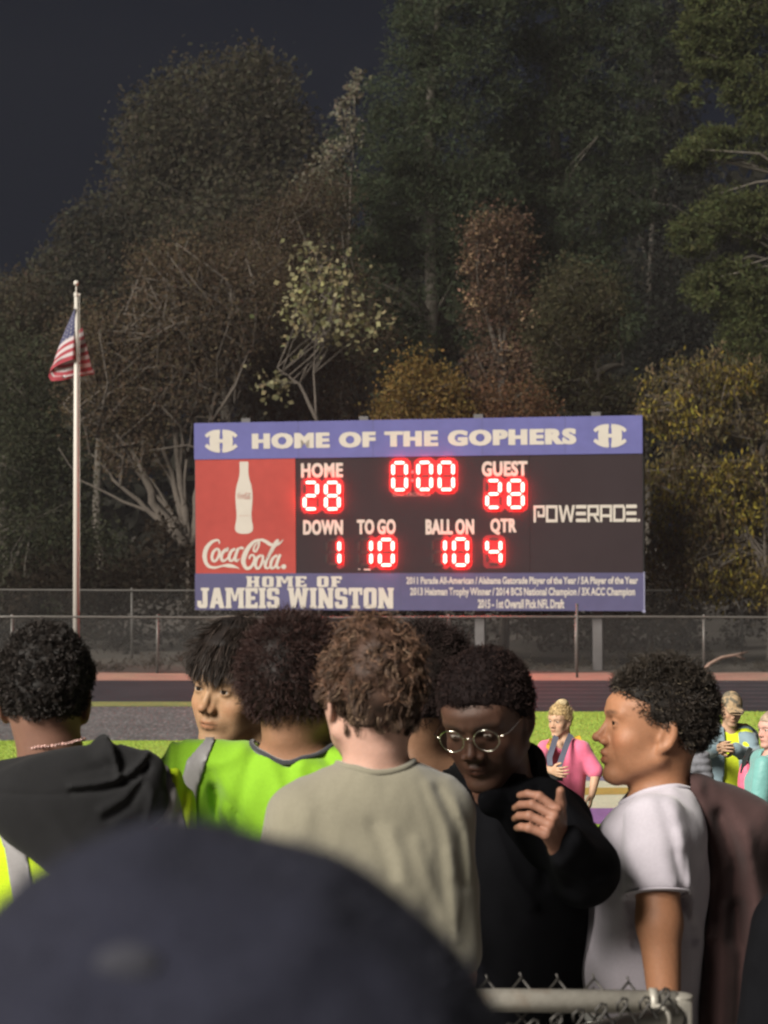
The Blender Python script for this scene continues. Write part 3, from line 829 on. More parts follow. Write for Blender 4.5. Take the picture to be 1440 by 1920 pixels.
# block letters drawn from strokes: each glyph is (width, [polygons]) in a cell one unit high
def R_(x0, y0, x1, y1): return [(x0, y0), (x1, y0), (x1, y1), (x0, y1)]
T_, H_ = 0.24, 0.19       # stem and bar thickness
def chR(w, h0=0, h1=1, c=0.10, t=T_, hb=H_):
    """closed ring with cut corners as four bars"""
    return [[(c, h0), (w-c, h0), (w-c, h0+hb), (c, h0+hb)], [(c, h1-hb), (w-c, h1-hb), (w-c, h1), (c, h1)],
            [(0, h0+c), (c, h0), (t, h0), (t, h1), (c, h1), (0, h1-c)], [(w, h0+c), (w-c, h0), (w-t, h0), (w-t, h1), (w-c, h1), (w, h1-c)]]
GL = {
 'J': (0.55, [R_(0.26, 0.12, 0.50, 1), R_(0.18, 0.86, 0.58, 1), [(0, 0.12), (0.1, 0), (0.42, 0), (0.5, 0.12), (0.5, 0.2), (0, 0.2)], R_(0, 0.1, 0.2, 0.36)]),
 'A': (0.72, [[(0.0, 0), (0.24, 0), (0.42, 0.8), (0.42, 1), (0.22, 1)], [(0.72, 0), (0.48, 0), (0.30, 0.8), (0.30, 1), (0.50, 1)], R_(0.15, 0.2, 0.55, 0.36)]),
 'M': (0.92, [R_(0.04, 0, 0.27, 1), R_(0.65, 0, 0.88, 1), R_(0, 0, 0.30, 0.12), R_(0.62, 0, 0.92, 0.12), R_(-0.02, 0.88, 0.27, 1), R_(0.65, 0.88, 0.94, 1),
              [(0.2, 1), (0.34, 1), (0.53, 0.35), (0.39, 0.35)], [(0.72, 1), (0.58, 1), (0.39, 0.35), (0.53, 0.35)]]),
 'E': (0.60, [R_(0.02, 0, 0.27, 1), R_(0, 0, 0.60, 0.18), R_(0, 0.82, 0.60, 1), R_(0.2, 0.41, 0.48, 0.58), R_(0.46, 0, 0.6, 0.28), R_(0.46, 0.72, 0.6, 1)]),
 'F': (0.58, [R_(0.04, 0, 0.29, 1), R_(0, 0.0, 0.34, 0.12), R_(0, 0.80, 0.58, 1), R_(0.2, 0.38, 0.48, 0.57), R_(0.45, 0.68, 0.58, 1)]),
 'I': (0.34, [R_(0.05, 0, 0.29, 1), R_(0, 0, 0.34, 0.14), R_(0, 0.86, 0.34, 1)]),
 'S': (0.60, [[(0.1, 0), (0.5, 0), (0.6, 0.1), (0.6, 0.18), (0, 0.18), (0, 0.1)], [(0.1, 1), (0.5, 1), (0.6, 0.9), (0.6, 0.82), (0, 0.82), (0, 0.9)], R_(0.36, 0.1, 0.6, 0.48),
              R_(0, 0.52, 0.24, 0.9), [(0, 0.55), (0.1, 0.42), (0.5, 0.40), (0.6, 0.48), (0.5, 0.58), (0.1, 0.6)], R_(0, 0.1, 0.2, 0.32), R_(0.4, 0.68, 0.6, 0.9)]),
 'W': (1.0, [[(0.03, 1), (0.27, 1), (0.36, 0), (0.16, 0)], [(0.97, 1), (0.73, 1), (0.64, 0), (0.84, 0)], [(0.42, 1), (0.58, 1), (0.38, 0), (0.2, 0)], [(0.58, 1), (0.42, 1), (0.62, 0), (0.8, 0)],
             R_(-0.02, 0.88, 0.3, 1), R_(0.7, 0.88, 1.02, 1)]),
 'N': (0.76, [R_(0.04, 0, 0.26, 1), R_(0.50, 0, 0.72, 1), R_(0, 0, 0.3, 0.12), R_(0.46, 0.88, 0.76, 1), [(0.0, 1), (0.26, 1), (0.70, 0.0), (0.46, 0)]]),
 'T': (0.66, [R_(0.21, 0, 0.45, 1), R_(0.13, 0, 0.53, 0.13), R_(0, 0.82, 0.66, 1), R_(0, 0.66, 0.13, 1), R_(0.53, 0.66, 0.66, 1)]),
 'O': (0.62, chR(0.62)),
 'H': (0.74, [R_(0.05, 0, 0.29, 1), R_(0.45, 0, 0.69, 1), R_(0.2, 0.4, 0.54, 0.6), R_(0, 0, 0.33, 0.13), R_(0.41, 0, 0.74, 0.13), R_(0, 0.87, 0.33, 1), R_(0.41, 0.87, 0.74, 1)]),
 ' ': (0.30, []),
 # outlined technical letters of the sports drink
 'p': (0.8, [[(0, 0), (0.16, 0), (0.16, 1), (0, 1)], R_(0, 0.84, 0.8, 1), R_(0.66, 0.35, 0.8, 1), R_(0.28, 0.30, 0.8, 0.46), R_(0.28, 0.30, 0.4, 0.66)]),
 'o': (0.82, [R_(0, 0, 0.16, 1), R_(0.66, 0, 0.82, 1), R_(0, 0, 0.82, 0.17), R_(0, 0.83, 0.82, 1)]),
 'w': (1.15, [[(0, 1), (0.18, 1), (0.38, 0), (0.22, 0)], [(0.5, 1), (0.65, 1), (0.38, 0), (0.24, 0)], [(0.5, 1), (0.65, 1), (0.92, 0), (0.78, 0)], [(1.15, 1), (0.97, 1), (0.78, 0), (0.93, 0)]]),
 'e': (0.74, [R_(0, 0, 0.74, 0.2), R_(0, 0.4, 0.70, 0.6), R_(0, 0.8, 0.74, 1)]),
 'r': (0.8, [R_(0, 0, 0.16, 1), R_(0, 0.83, 0.8, 1), R_(0.65, 0.4, 0.8, 1), R_(0.1, 0.36, 0.8, 0.52), [(0.35, 0.4), (0.52, 0.4), (0.84, 0), (0.64, 0)]]),
 'a': (0.84, [R_(0, 0, 0.16, 1), R_(0.68, 0, 0.84, 1), R_(0, 0.83, 0.84, 1), R_(0.1, 0.28, 0.74, 0.44)]),
 'd': (0.84, [R_(0, 0, 0.16, 1), R_(0.68, 0.1, 0.84, 0.9), R_(0, 0, 0.76, 0.17), R_(0, 0.83, 0.76, 1)]),
 '.': (0.14, [R_(0, 0, 0.14, 0.16)]),
}
def blocks(s, x0, x1, y0, y1, gap=0.10, y=0.05, m=M_cream, name='lettering'):
    tot = sum(GL[c][0] for c in s) + gap * (len(s) - 1)
    a = S(x0, y1); c_ = S(x1, y0)
    sx = (c_[0] - a[0]) / tot; sy = c_[1] - a[1]
    loops = []; cur = 0
    for ch in s:
        w_, ps = GL[ch]
        for q in ps: loops.append([(a[0] + (cur + p[0]) * sx, a[1] + p[1] * sy) for p in q])
        cur += w_ + gap
    b = MB()
    for i, lp in enumerate(loops):
        ar = sum(lp[k][0]*lp[(k+1) % len(lp)][1] - lp[(k+1) % len(lp)][0]*lp[k][1] for k in range(len(lp)))
        if ar < 0: lp = lp[::-1]
        b.add([(p[0], -(y + 0.0003 * (i % 9)), p[1]) for p in lp], [tuple(range(len(lp)))])
    return b.build(name, m, board)
blocks('HOME OF', 463, 642, 1080.5, 1100.5, 0.13)
blocks('JAMEIS WINSTON', 371.5, 739.5, 1102, 1140, 0.055)
blocks('powerade.', 1001, 1200, 946, 979.5, 0.07, 0.026)

def zb(x, y): return S(360 + x / 7.2, 850 + y / 7.2)
def stroke(pts, n=5):
    """pts: (x, y, width) in enlarged pixels; smooth variable-width ribbon"""
    q = np.array(pts, float); m = len(q)
    t = np.linspace(0, m - 1, (m - 1) * n + 1)
    def cr(i, u):
        p0, p1, p2, p3 = q[max(i-1, 0)], q[i], q[min(i+1, m-1)], q[min(i+2, m-1)]
        return 0.5 * ((2*p1) + (-p0+p2)*u + (2*p0-5*p1+4*p2-p3)*u*u + (-p0+3*p1-3*p2+p3)*u**3)
    C_ = np.array([cr(min(int(x), m-2), x - min(int(x), m-2)) for x in t])
    T = np.gradient(C_[:, :2], axis=0); T /= (np.linalg.norm(T, axis=1)[:, None] + 1e-9)
    Nn = np.stack([-T[:, 1], T[:, 0]], -1)
    wd = np.maximum(C_[:, 2], 2)[:, None] * 0.5
    return C_[:, :2] - Nn * wd, C_[:, :2] + Nn * wd
def script_mesh(strokes, mapf, y, m, name='lettering'):
    b = MB()
    for i, s in enumerate(strokes):
        Lp, Rp = stroke(s); k = len(Lp)
        v = [(*mapf(*p),) for p in Lp] + [(*mapf(*p),) for p in Rp]
        b.add([(p[0], -(y + 0.0004 * i), p[1]) for p in v], [(j, j+1, k+j+1, k+j) for j in range(k-1)])
    return b.build(name, m, board)
coke = [
 [(378, 1222, 14), (368, 1180, 22), (335, 1172, 30), (270, 1200, 42), (205, 1275, 58), (178, 1370, 60), (190, 1460, 52), (235, 1525, 42), (320, 1542, 30), (420, 1518, 26), (500, 1515, 50), (560, 1525, 42), (610, 1540, 20), (650, 1560, 4)],
 [(340, 1290, 34), (295, 1330, 36), (275, 1400, 40), (290, 1450, 34), (325, 1450, 30), (365, 1390, 34), (375, 1320, 34), (350, 1290, 30), (335, 1296, 22)],
 [(360, 1400, 16), (400, 1380, 20), (470, 1300, 22), (490, 1285, 34), (470, 1325, 30)],
 [(470, 1290, 30), (425, 1330, 38), (402, 1400, 42), (420, 1450, 36), (460, 1440, 26), (510, 1385, 20)],
 [(590, 1290, 34), (540, 1320, 38), (510, 1390, 42), (520, 1445, 34), (560, 1440, 30), (600, 1370, 36), (625, 1285, 34)],
 [(640, 1275, 30), (605, 1350, 40), (590, 1420, 36), (610, 1455, 26), (650, 1420, 12)],
 [(640, 1290, 8), (668, 1275, 36), (705, 1288, 28)],
 [(985, 1178, 12), (900, 1172, 34), (830, 1205, 44), (765, 1280, 58), (715, 1380, 66), (700, 1470, 60), (740, 1550, 44), (800, 1535, 40), (845, 1460, 36), (848, 1395, 30), (815, 1370, 26), (785, 1400, 28), (780, 1430, 14)],
 [(905, 1200, 12), (860, 1240, 24), (838, 1300, 26), (860, 1328, 26), (890, 1290, 26), (912, 1230, 26), (915, 1180, 26), (950, 1168, 36), (1010, 1195, 46), (1060, 1228, 46), (1130, 1240, 34), (1190, 1215, 26), (1240, 1160, 4)],
 [(940, 1375, 34), (890, 1410, 38), (862, 1490, 42), (880, 1550, 32), (915, 1545, 30), (950, 1480, 36), (965, 1400, 34), (945, 1375, 28)],
 [(955, 1480, 14), (1000, 1440, 18), (1060, 1330, 26), (1120, 1220, 34), (1160, 1172, 30), (1165, 1200, 24), (1110, 1280, 28), (1045, 1380, 40), (1000, 1480, 44), (1000, 1540, 34), (1040, 1545, 24), (1090, 1480, 14)],
 [(1160, 1380, 34), (1115, 1400, 36), (1075, 1470, 42), (1075, 1545, 34), (1115, 1540, 30), (1160, 1470, 36), (1185, 1385, 34)],
 [(1200, 1365, 34), (1165, 1440, 40), (1150, 1510, 38), (1170, 1552, 26), (1205, 1525, 12)],
]
script_mesh(coke, zb, 0.034, M_cream)
bpoly('lettering', [[zb(1245 + 34*math.cos(a), 1530 - 34*math.sin(a)) for a in np.linspace(0, 2*math.pi, 14)[:-1]]], 0.034, M_cream)
bot = [(112, 56), (130, 60), (240, 58), (300, 63), (360, 76), (430, 98), (500, 110), (570, 115), (640, 114), (720, 108), (800, 101), (860, 100), (910, 106), (960, 116), (1005, 122), (1040, 118), (1065, 98), (1082, 62), (1087, 20)]
out = [zb(708 - w_, y_) for y_, w_ in bot] + [zb(708 + w_, y_) for y_, w_ in bot[::-1]]
bpoly('printed_bottle', [out], 0.034, M_cream)
script_mesh([[((x - 150) * 0.165 + 620, (y - 1160) * 0.22 + 530, w_ * 0.26) for x, y, w_ in s] for s in coke], zb, 0.037, M_pinkprint)
bpoly('printed_line', [rect_px(360 + 640/7.2, 850 + 838/7.2, 360 + 785/7.2, 850 + 846/7.2)], 0.037, M_pinkprint)
def emblem(cx, cy, s):
    def f(x, y): return S(cx + (x - 238) * s, cy + (y - 208) * s)
    st = []
    for sg in (1, -1):
        X = lambda x: 238 - sg * (238 - x)
        st.append([(X(148), 182, 20), (X(168), 166, 22), (X(198), 156, 24), (X(231), 152, 22)])
        st.append([(X(148), 232, 20), (X(168), 248, 22), (X(198), 260, 24), (X(231), 266, 22)])
        st.append([(X(200), 158, 52), (X(193), 185, 44), (X(190), 208, 42), (X(193), 232, 44), (X(200), 258, 52)])
        st.append([(X(221), 156, 18), (X(220), 208, 16), (X(221), 260, 18)])
    st.append([(210, 208, 22), (238, 208, 22), (266, 208, 22)])
    script_mesh(st, f, 0.05, M_cream, 'emblem')
emblem(416, 827, 0.318); emblem(1144.5, 817, 0.325)
bpoly('printed_dash', [rect_px(672, 1066.5, 676, 1068)], 0.026, M_cream); bpoly('printed_dash', [rect_px(683, 1066.5, 695, 1069)], 0.026, M_cream)

# seven-segment digits: each digit is a part, its bars are sub-parts
def seg_loops(w_, h_, t):
    g = t * 0.55; c = t * 0.5
    def hbar(y): return [(g, y), (g + c, y - c), (w_ - g - c, y - c), (w_ - g, y), (w_ - g - c, y + c), (g + c, y + c)]
    def vbar(x, y0, y1): return [(x, y0 + g), (x + c, y0 + g + c), (x + c, y1 - g - c), (x, y1 - g), (x - c, y1 - g - c), (x - c, y0 + g + c)]
    return {'a': hbar(h_), 'g': hbar(h_/2), 'd': hbar(0), 'f': vbar(0, h_/2, h_), 'b': vbar(w_, h_/2, h_), 'e': vbar(0, 0, h_/2), 'c': vbar(w_, 0, h_/2)}
SEG = {'0': 'abcdef', '1': 'bc', '2': 'abged', '4': 'fgbc', '8': 'abcdefg', '': ''}
seg_cache = {}
def digit(ch, x0, x1, y0, y1):
    a = S(x0 + 2.6, y1 - 2.6); c = S(x1 - 2.6, y0 + 2.6); w_ = c[0] - a[0]; h_ = c[1] - a[1]
    root = bpy.data.objects.new('digit', None); link(root, board); root.location = (a[0], -0.024, a[1])
    e_ = 0.095; c_ = 0.07; x_ = w_ if ch == '1' else 0.0; oc = [(x_ - e_ + c_, -e_), (w_ + e_ - c_, -e_), (w_ + e_, -e_ + c_), (w_ + e_, h_ + e_ - c_), (w_ + e_ - c_, h_ + e_), (x_ - e_ + c_, h_ + e_), (x_ - e_, h_ + e_ - c_), (x_ - e_, -e_ + c_)]  # added plate that carries the red glow behind the lit bars
    pl = MB().add([(p[0], 0.0, p[1]) for p in oc] + [(p[0], 0.02, p[1]) for p in oc], [tuple(range(8))] + [(k, k + 8, (k+1) % 8 + 8, (k+1) % 8) for k in range(8)]).build('glow_plate', M_glow, root)
    key = (round(w_, 3), round(h_, 3))
    if key not in seg_cache:
        d = {}
        for k, lp in seg_loops(w_, h_, 0.060).items():
            cx = sum(p[0] for p in lp)/6; cz = sum(p[1] for p in lp)/6
            v = [(cx + (p[0]-cx)*s_, y_, cz + (p[1]-cz)*s_) for y_, s_ in ((0, 1), (-0.075, 1), (-0.085, 0.8)) for p in lp]
            f = [(i, (i+1) % 6, 6 + (i+1) % 6, 6 + i) for i in range(6)] + [(6 + i, 6 + (i+1) % 6, 12 + (i+1) % 6, 12 + i) for i in range(6)] + [(12, 13, 14, 15, 16, 17)]
            pair = []
            for m in (M_led, M_ledoff):
                me = bpy.data.meshes.new('segment'); me.from_pydata(v, [], f); me.materials.append(m)
                if m is M_ledoff:
                    for vv in me.vertices: vv.co.y *= 0.1
                pair.append(me)
            d[k] = pair
        seg_cache[key] = d
    for k, (on, off) in seg_cache[key].items():
        o = bpy.data.objects.new('segment', on if k in SEG[ch] else off); link(o, root)
    return root
for ch, x0, x1, y0, y1 in (('2', 570, 598.5, 902, 957), ('8', 610, 639, 902, 957), ('0', 736, 765, 865, 921), ('0', 783, 812, 864.5, 920.5), ('0', 823, 853, 864.5, 920.5),
                           ('2', 912, 941, 898.5, 954), ('8', 953, 983.5, 898.5, 954), ('1', 611, 640, 1010, 1061), ('1', 671, 699.5, 1009, 1062), ('0', 711, 740, 1009, 1062),
                           ('1', 809, 838, 1008, 1062), ('0', 850, 879.5, 1008, 1062), ('4', 912, 942, 1009, 1060)):
    digit(ch, x0, x1, y0, y1)
M_colon = mat('faint_colon', (0.2, 0.05, 0.05), 0.5, emit=((1, 0.25, 0.25), 0.18))
for y_ in (885, 901):
    q = S(774, y_); bpoly('colon_dot', [[(q[0] + 0.03*math.cos(a), q[1] + 0.03*math.sin(a)) for a in np.linspace(0, 2*math.pi, 11)[:-1]]], 0.03, M_colon)
# steel columns
for px_ in (455, 677, 893, 1115):
    u = S(px_, 960)[0]
    q = BL + ux * u
    b = MB().box((u - 0.10, 0.27, -q[2]), (u + 0.10, 0.47, TOP + 0.12)).box((u - 0.16, 0.265, 0.3), (u + 0.16, 0.275, 0.42))
    b.build('column', M_postg, board)

# ------------------------------------------------------------------ flagpole and flag
D_ = 48.6
fb = P(143, 1160, D_); fx = fb[0]
pole = tag(empty('flagpole', (fx, D_, 0)), 'tall white flagpole with a round finial on the left', 'flagpole')
M_white = mat('white_pole_paint', (0.42, 0.39, 0.35), 0.5, noise=(2, 0.05))
ztop = P(143, 552, D_)[2]
MB().tube([(0, 0, 0), (0, 0, ztop*0.5), (0, 0, ztop)], [0.075, 0.062, 0.042], 14).build('shaft', M_white, pole, True)
MB().tube([(0, 0, ztop), (0, 0, ztop + 0.17)], [0.02, 0.014], 8).ball((0, 0, P(143, 531, D_)[2]), 0.06, 12, 8).build('finial', M_white, pole, True)
MB().tube([(0, 0, ztop - 0.04), (0, 0, ztop + 0.04)], [0.055, 0.05], 10).box((0.02, -0.02, ztop - 0.03), (0.085, 0.02, ztop + 0.02)).build('pulley', M_white, pole)
MB().tube([(0.07, -0.02, 1.2), (0.075, -0.03, ztop*0.5), (0.07, -0.02, ztop)], 0.006, 4).build('rope', M_white, pole)
M_flag = mat('flag_cloth', (1, 1, 1), 0.8, tint=True, bump=(60, 0.2, 0.005), trans=0.2)
def flag_pt(s, t):
    g = 0.30 + 0.85 * t ** 0.9
    x = -46 * g * math.sin(math.pi * s * 1.17) if s < 0.855 else 46 * g * 0.62 * math.sin(math.pi * (s - 0.855) * 2.6)
    y = 578 + 96 * t + 46 * min(s * 1.8, 1.0) ** 1.2 * (1 if s < 0.7 else 1 - 0.25 * (s - 0.7) / 0.3) - (10 * s if t > .9 else 0)
    dep = -0.10 + 0.34 * s + 0.05 * math.sin(9 * s + 5 * t)
    q = P(143 + x, y, D_)
    return (q[0] - fx, dep if s > 0.02 else 0.0, q[2])
ns, ntt = 46, 52
v = [flag_pt(i / ns, j / ntt) for j in range(ntt + 1) for i in range(ns + 1)]
f = [(j*(ns+1)+i, j*(ns+1)+i+1, (j+1)*(ns+1)+i+1, (j+1)*(ns+1)+i) for j in range(ntt) for i in range(ns)]
c = []
for j in range(ntt + 1):
    for i in range(ns + 1):
        s, t = i / ns, j / ntt
        st = min(int(t * 13), 12)
        cc = (0.30, 0.035, 0.05) if st % 2 == 0 else (0.50, 0.44, 0.45)
        if s < 0.4 and t < 7/13:
            cc = (0.03, 0.032, 0.09)
            if (i % 3 == 1) and (j % 4 == 2): cc = (0.5, 0.47, 0.47)
        c.append(cc)
fl = mesh_np('flag', np.array(v), f, M_flag, True, color=np.array(c)); fl.location = (fx, D_, 0)
tag(fl, 'limp striped red and white flag with a dark blue corner hanging on the flagpole', 'flag')
# ------------------------------------------------------------------ people: heads as implicit surfaces
Z_ = [-0.02, -0.005, 0.0, 0.015, 0.035, 0.055, 0.075, 0.095, 0.115, 0.135, 0.16, 0.19]
YF = smooth_table(Z_, [0.060, 0.074, 0.083, 0.090, 0.086, 0.088, 0.087, 0.084, 0.084, 0.090, 0.092, 0.083], s=6)
WF = smooth_table(Z_, [0.016, 0.022, 0.028, 0.037, 0.047, 0.054, 0.060, 0.065, 0.067, 0.068, 0.068, 0.060], s=8)

def head_sdf(p, o):
    """p in head space: x to the person's right, y forward, z up from the chin. o: dict of shape options"""
    x = np.abs(p[:, 0]); y = p[:, 1]; z = p[:, 2]
    q = np.stack([x, y, z], -1)
    d = ell(p, (0, -0.012, 0.133), (0.074, 0.098, 0.093))
    if not o.get('face', True):
        d = smin(d, ell(p, (0, 0.02, 0.07), (0.056, 0.062, 0.075)), 0.03)
    else:
        zf = np.clip(z, -0.02, 0.19)
        yf = np.interp(zf, *YF); wf = np.interp(zf, *WF)
        yc = 0.018; ry = yf - yc
        f = ((x / wf) ** 2.3 + (np.abs(y - yc) / ry) ** 2.3) ** (1/2.3)
        fd = (f - 1) * np.minimum(wf, ry) * 0.85
        fd = smax(fd, -(z + 0.004), 0.012); fd = smax(fd, z - 0.165, 0.02)
        d = smin(d, fd, 0.022)
        d = smin(d, cone(q, (0.056, -0.004, 0.052), (0.018, 0.072, 0.010), 0.017, 0.013), 0.022)
        d = smin(d, ell(q, (0.041, 0.056, 0.083), (0.020, 0.022, 0.017)), 0.020)
        d = smin(d, cone(q, (0.010, 0.087, 0.1335), (0.048, 0.070, 0.135), 0.006, 0.006), 0.014)
        d = ssub(d, ell(q, (0.032, 0.094, 0.1165), (0.019, 0.014, 0.0115)), 0.010)
        d = smin(d, ell(q, (0.040, 0.036, 0.058), (0.018, 0.034, 0.032)), 0.022)
        # mouth mound, chin
        d = smin(d, ell(p, (0, 0.074, 0.050), (0.027, 0.020, 0.021)), 0.016)
        d = smin(d, ell(p, (0, 0.077, 0.012), (0.018, 0.015, 0.013)), 0.015)
        # nose
        nl = o.get('nose', 1.0)
        n = cone(q, (0, 0.086, 0.120), (0, 0.086 + 0.018*nl, 0.087), 0.0062, 0.0080)
        n = smin(n, ell(p, (0, 0.088 + 0.020*nl, 0.0840), (0.0102, 0.0105, 0.0092)), 0.006)
        nw = o.get('nose_w', 1.0)
        n = smin(n, ell(q, (0.0125*nw, 0.097, 0.0775), (0.0072*nw, 0.010, 0.0078)), 0.006)
        n = smin(n, cone(q, (0.004, 0.092, 0.075), (0.010, 0.084, 0.10), 0.0085, 0.006), 0.008)
        d = smin(d, n, 0.008)
        d = ssub(d, ell(q, (0.0062, 0.101, 0.0705), (0.0036, 0.0065, 0.0042)), 0.002)
        # lips
        lf = o.get('lips', 1.0); op = o.get('mouth_open', 0.0)
        up_ = cone(q, (0.002, 0.0965, 0.0535), (0.009, 0.0955, 0.0545), 0.0046*lf, 0.0046*lf)
        up_ = smin(up_, cone(q, (0.009, 0.0955, 0.0545), (0.0235, 0.0825, 0.0495), 0.0046*lf, 0.002), 0.003)
        d = smin(d, up_, 0.0045)
        lo_ = cone(q, (0.0, 0.0945, 0.0435 - op), (0.011, 0.0915, 0.0445 - op), 0.0060*lf, 0.0050*lf)
        lo_ = smin(lo_, cone(q, (0.011, 0.0915, 0.0445 - op), (0.0225, 0.0825, 0.0485), 0.0050*lf, 0.002), 0.003)
        d = smin(d, lo_, 0.0045)
        d = ssub(d, cone(q, (0, 0.102, 0.0490 - op/2), (0.020, 0.087, 0.0488), 0.0014 + op/2, 0.0010), 0.002)
        d = ssub(d, cone(p, (0, 0.102, 0.066), (0, 0.103, 0.058), 0.0020, 0.0026), 0.004)
        # eyes: ball behind lids with an almond opening
        e = ell(q, (0.0318, 0.0735, 0.1155), (0.0148, 0.0142, 0.0140))
        op_e = o.get('eye_open', 0.0038)
        e = ssub(e, ell(q, (0.0318, 0.0885, 0.1155 - 0.0005), (0.0125, 0.010, op_e)), 0.0012)
        d = smin(d, e, 0.0035)
        crease = poly(q, [(0.0195, 0.086, 0.1195), (0.031, 0.0905, 0.1232), (0.046, 0.080, 0.1200)], [0.0012]*3)
        d = ssub(d, crease, 0.002)
    # ear
    if o.get('ears', True):
        c, s = math.cos(0.32), math.sin(0.32)
        ex = x - 0.072; ey = y + 0.014; ez = z - 0.093
        a = ex * c + ey * s; b = -ex * s + ey * c            # turned out from the head
        b2 = b + 0.22 * ez
        er = np.stack([a, b2, ez], -1)
        ear = ell(er, (0.004, -0.004, 0.003), (0.0068, 0.0175, 0.0300))
        ear = smin(ear, ell(er, (0.003, 0.004, -0.022), (0.006, 0.009, 0.011)), 0.006)
        ear = ssub(ear, ell(er, (0.011, 0.000, 0.004), (0.0058, 0.0110, 0.0200)), 0.003)
        ear = smin(ear, ell(er, (0.004, 0.012, -0.003), (0.0045, 0.004, 0.007)), 0.004)
        d = smin(d, ear, 0.006)
    return d

def skin_tint(p, base, o):
    """skin colours: lips, brows, lashes, blush, and painted shade in nostrils and mouth slit; p in head space"""
    x = np.abs(p[:, 0]); y = p[:, 1]; z = p[:, 2]
    c = np.tile(np.array(base, float), (len(p), 1))
    c *= (1 + 0.07 * fbm(p, 60, 3))[:, None]
    front = y > 0.05
    def blend(mask, colr, k=1.0):
        m = (np.clip(mask, 0, 1) * k)[:, None]
        c[:] = c * (1 - m) + np.array(colr) * m
    if not o.get('face', True): return c
    b = np.array(base)
    lip = np.exp(-(((x) / 0.021) ** 4)) * np.exp(-(((z - 0.0485) / 0.0085) ** 4)) * (y > 0.082)
    blend(lip, b * o.get('lipcol', (0.86, 0.58, 0.55)), 0.8)
    # brows
    bz = 0.1335 + 0.0035 * np.sin(np.clip((x - 0.012) / 0.04, 0, 1) * 2.4)
    br = (1 / (1 + np.exp(-(x - 0.0125) / 0.0012))) * (1 / (1 + np.exp((x - 0.050) / 0.002))) * np.exp(-(((z - bz) / (0.0042 - 0.03 * np.clip(x - 0.03, 0, 0.05))) ** 2)) * front
    blend(br * (0.75 + 0.35 * fbm(p, 900, 8)), (0.018, 0.013, 0.011), o.get('brow', 0.85))
    # lash line
    cl = poly(np.stack([x, y, z], -1), [(0.0200, 0.083, 0.1155), (0.026, 0.0875, 0.1193), (0.036, 0.0870, 0.1195), (0.0455, 0.078, 0.1160)], [0.0]*4)
    blend(np.exp(-(cl / 0.0016) ** 2) * front, (0.02, 0.012, 0.01), 0.85)
    cl = poly(np.stack([x, y, z], -1), [(0.0200, 0.083, 0.1150), (0.032, 0.0865, 0.1108), (0.0450, 0.078, 0.1145)], [0.0]*4)
    blend(np.exp(-(cl / 0.0012) ** 2) * front, b * 0.35, 0.5)
    blend(np.exp(-(((x - 0.044) / 0.02) ** 2 + ((z - 0.08) / 0.018) ** 2)) * front, b * np.array((1.12, 0.86, 0.82)), 0.5)
    blend(np.exp(-((x / 0.014) ** 2 + ((z - 0.082) / 0.012) ** 2)) * (y > 0.09), b * np.array((1.10, 0.84, 0.80)), 0.5)
    nos = np.exp(-(((x - 0.0062) / 0.0032) ** 2 + ((z - 0.0715) / 0.003) ** 2)) * (y > 0.09)
    blend(nos, b * 0.2, 0.8)  # shade inside the nostrils, put into the skin colour
    mo = np.exp(-((z - 0.0488) / 0.0012) ** 2) * (x < 0.0225) * (y > 0.08)
    blend(mo, b * 0.25, 0.8)  # shade in the slit between the lips, painted dark
    if o.get('stubble'):
        st = np.exp(-(((z - 0.062) / 0.006) ** 2)) * (x < 0.024) * (y > 0.08) + 0.5 * np.exp(-(((z - 0.012) / 0.014) ** 2)) * (x < 0.03) * (y > 0.07)
        blend(st * (0.6 + 0.5 * fbm(p, 700, 5)), b * 0.35, o['stubble'])
    return c

def skin_mat(name, rough=0.5, sss=0.08):
    return mat(name, (1, 1, 1), rough, 0.32, tint=True, subsurf=sss, noise=[(45, 0.06), (260, 0.07)], bump=[(420, 0.3, 0.001), (110, 0.25, 0.002)])
M_skin = skin_mat('skin', 0.58)
M_eye = mat('eye_surface', (1, 1, 1), 0.15, 0.6, tint=True)
def cloth(name, c, rough=0.9, n=(25, 0.06), weave=700, sheen=0.3, b2=(26, 0.35, 0.012)):
    return mat(name, c, rough, 0.2, noise=[n, (180, 0.05)], bump=[b2, (weave, 0.25, 0.0008)], sheen=sheen)

def Mrot(yaw, pitch=0, roll=0):
    """yaw 0 faces away from the camera (+y), 180 faces the camera; pitch > 0 looks down; roll > 0 leans to the person's right"""
    return np.array((Matrix.Rotation(R(yaw), 3, 'Z') @ Matrix.Rotation(R(-pitch), 3, 'X') @ Matrix.Rotation(R(roll), 3, 'Y')))

class Fig:
    """one person: collects body, clothes and hair, all children of an Empty at the feet"""
    def __init__(s, label, feet, group=None, name='person'):
        s.o = np.array(feet, float)
        s.root = tag(empty(name, s.o), label, 'person', group)
    def mesh(s, name, V, F, m, color=None, smooth=True, label=None):
        o = mesh_np(name, V - s.o, F, m, smooth, s.root, color)
        if label: o['label'] = label
        return o
    def surf(s, name, fn, lo, hi, h, m, relax_n=1, color=None, label=None):
        V, F = surface(fn, lo, hi, h)
        V = relax(V, F, relax_n, 0.4) if relax_n else V
        c = color(V) if color else None
        o = s.mesh(name, V, F, m, c, label=label)
        return V, F, o
    def build(s, name, b, m, smooth=False, label=None):
        return s.mesh(name, np.array(b.v), b.f, m, smooth=smooth, label=label)

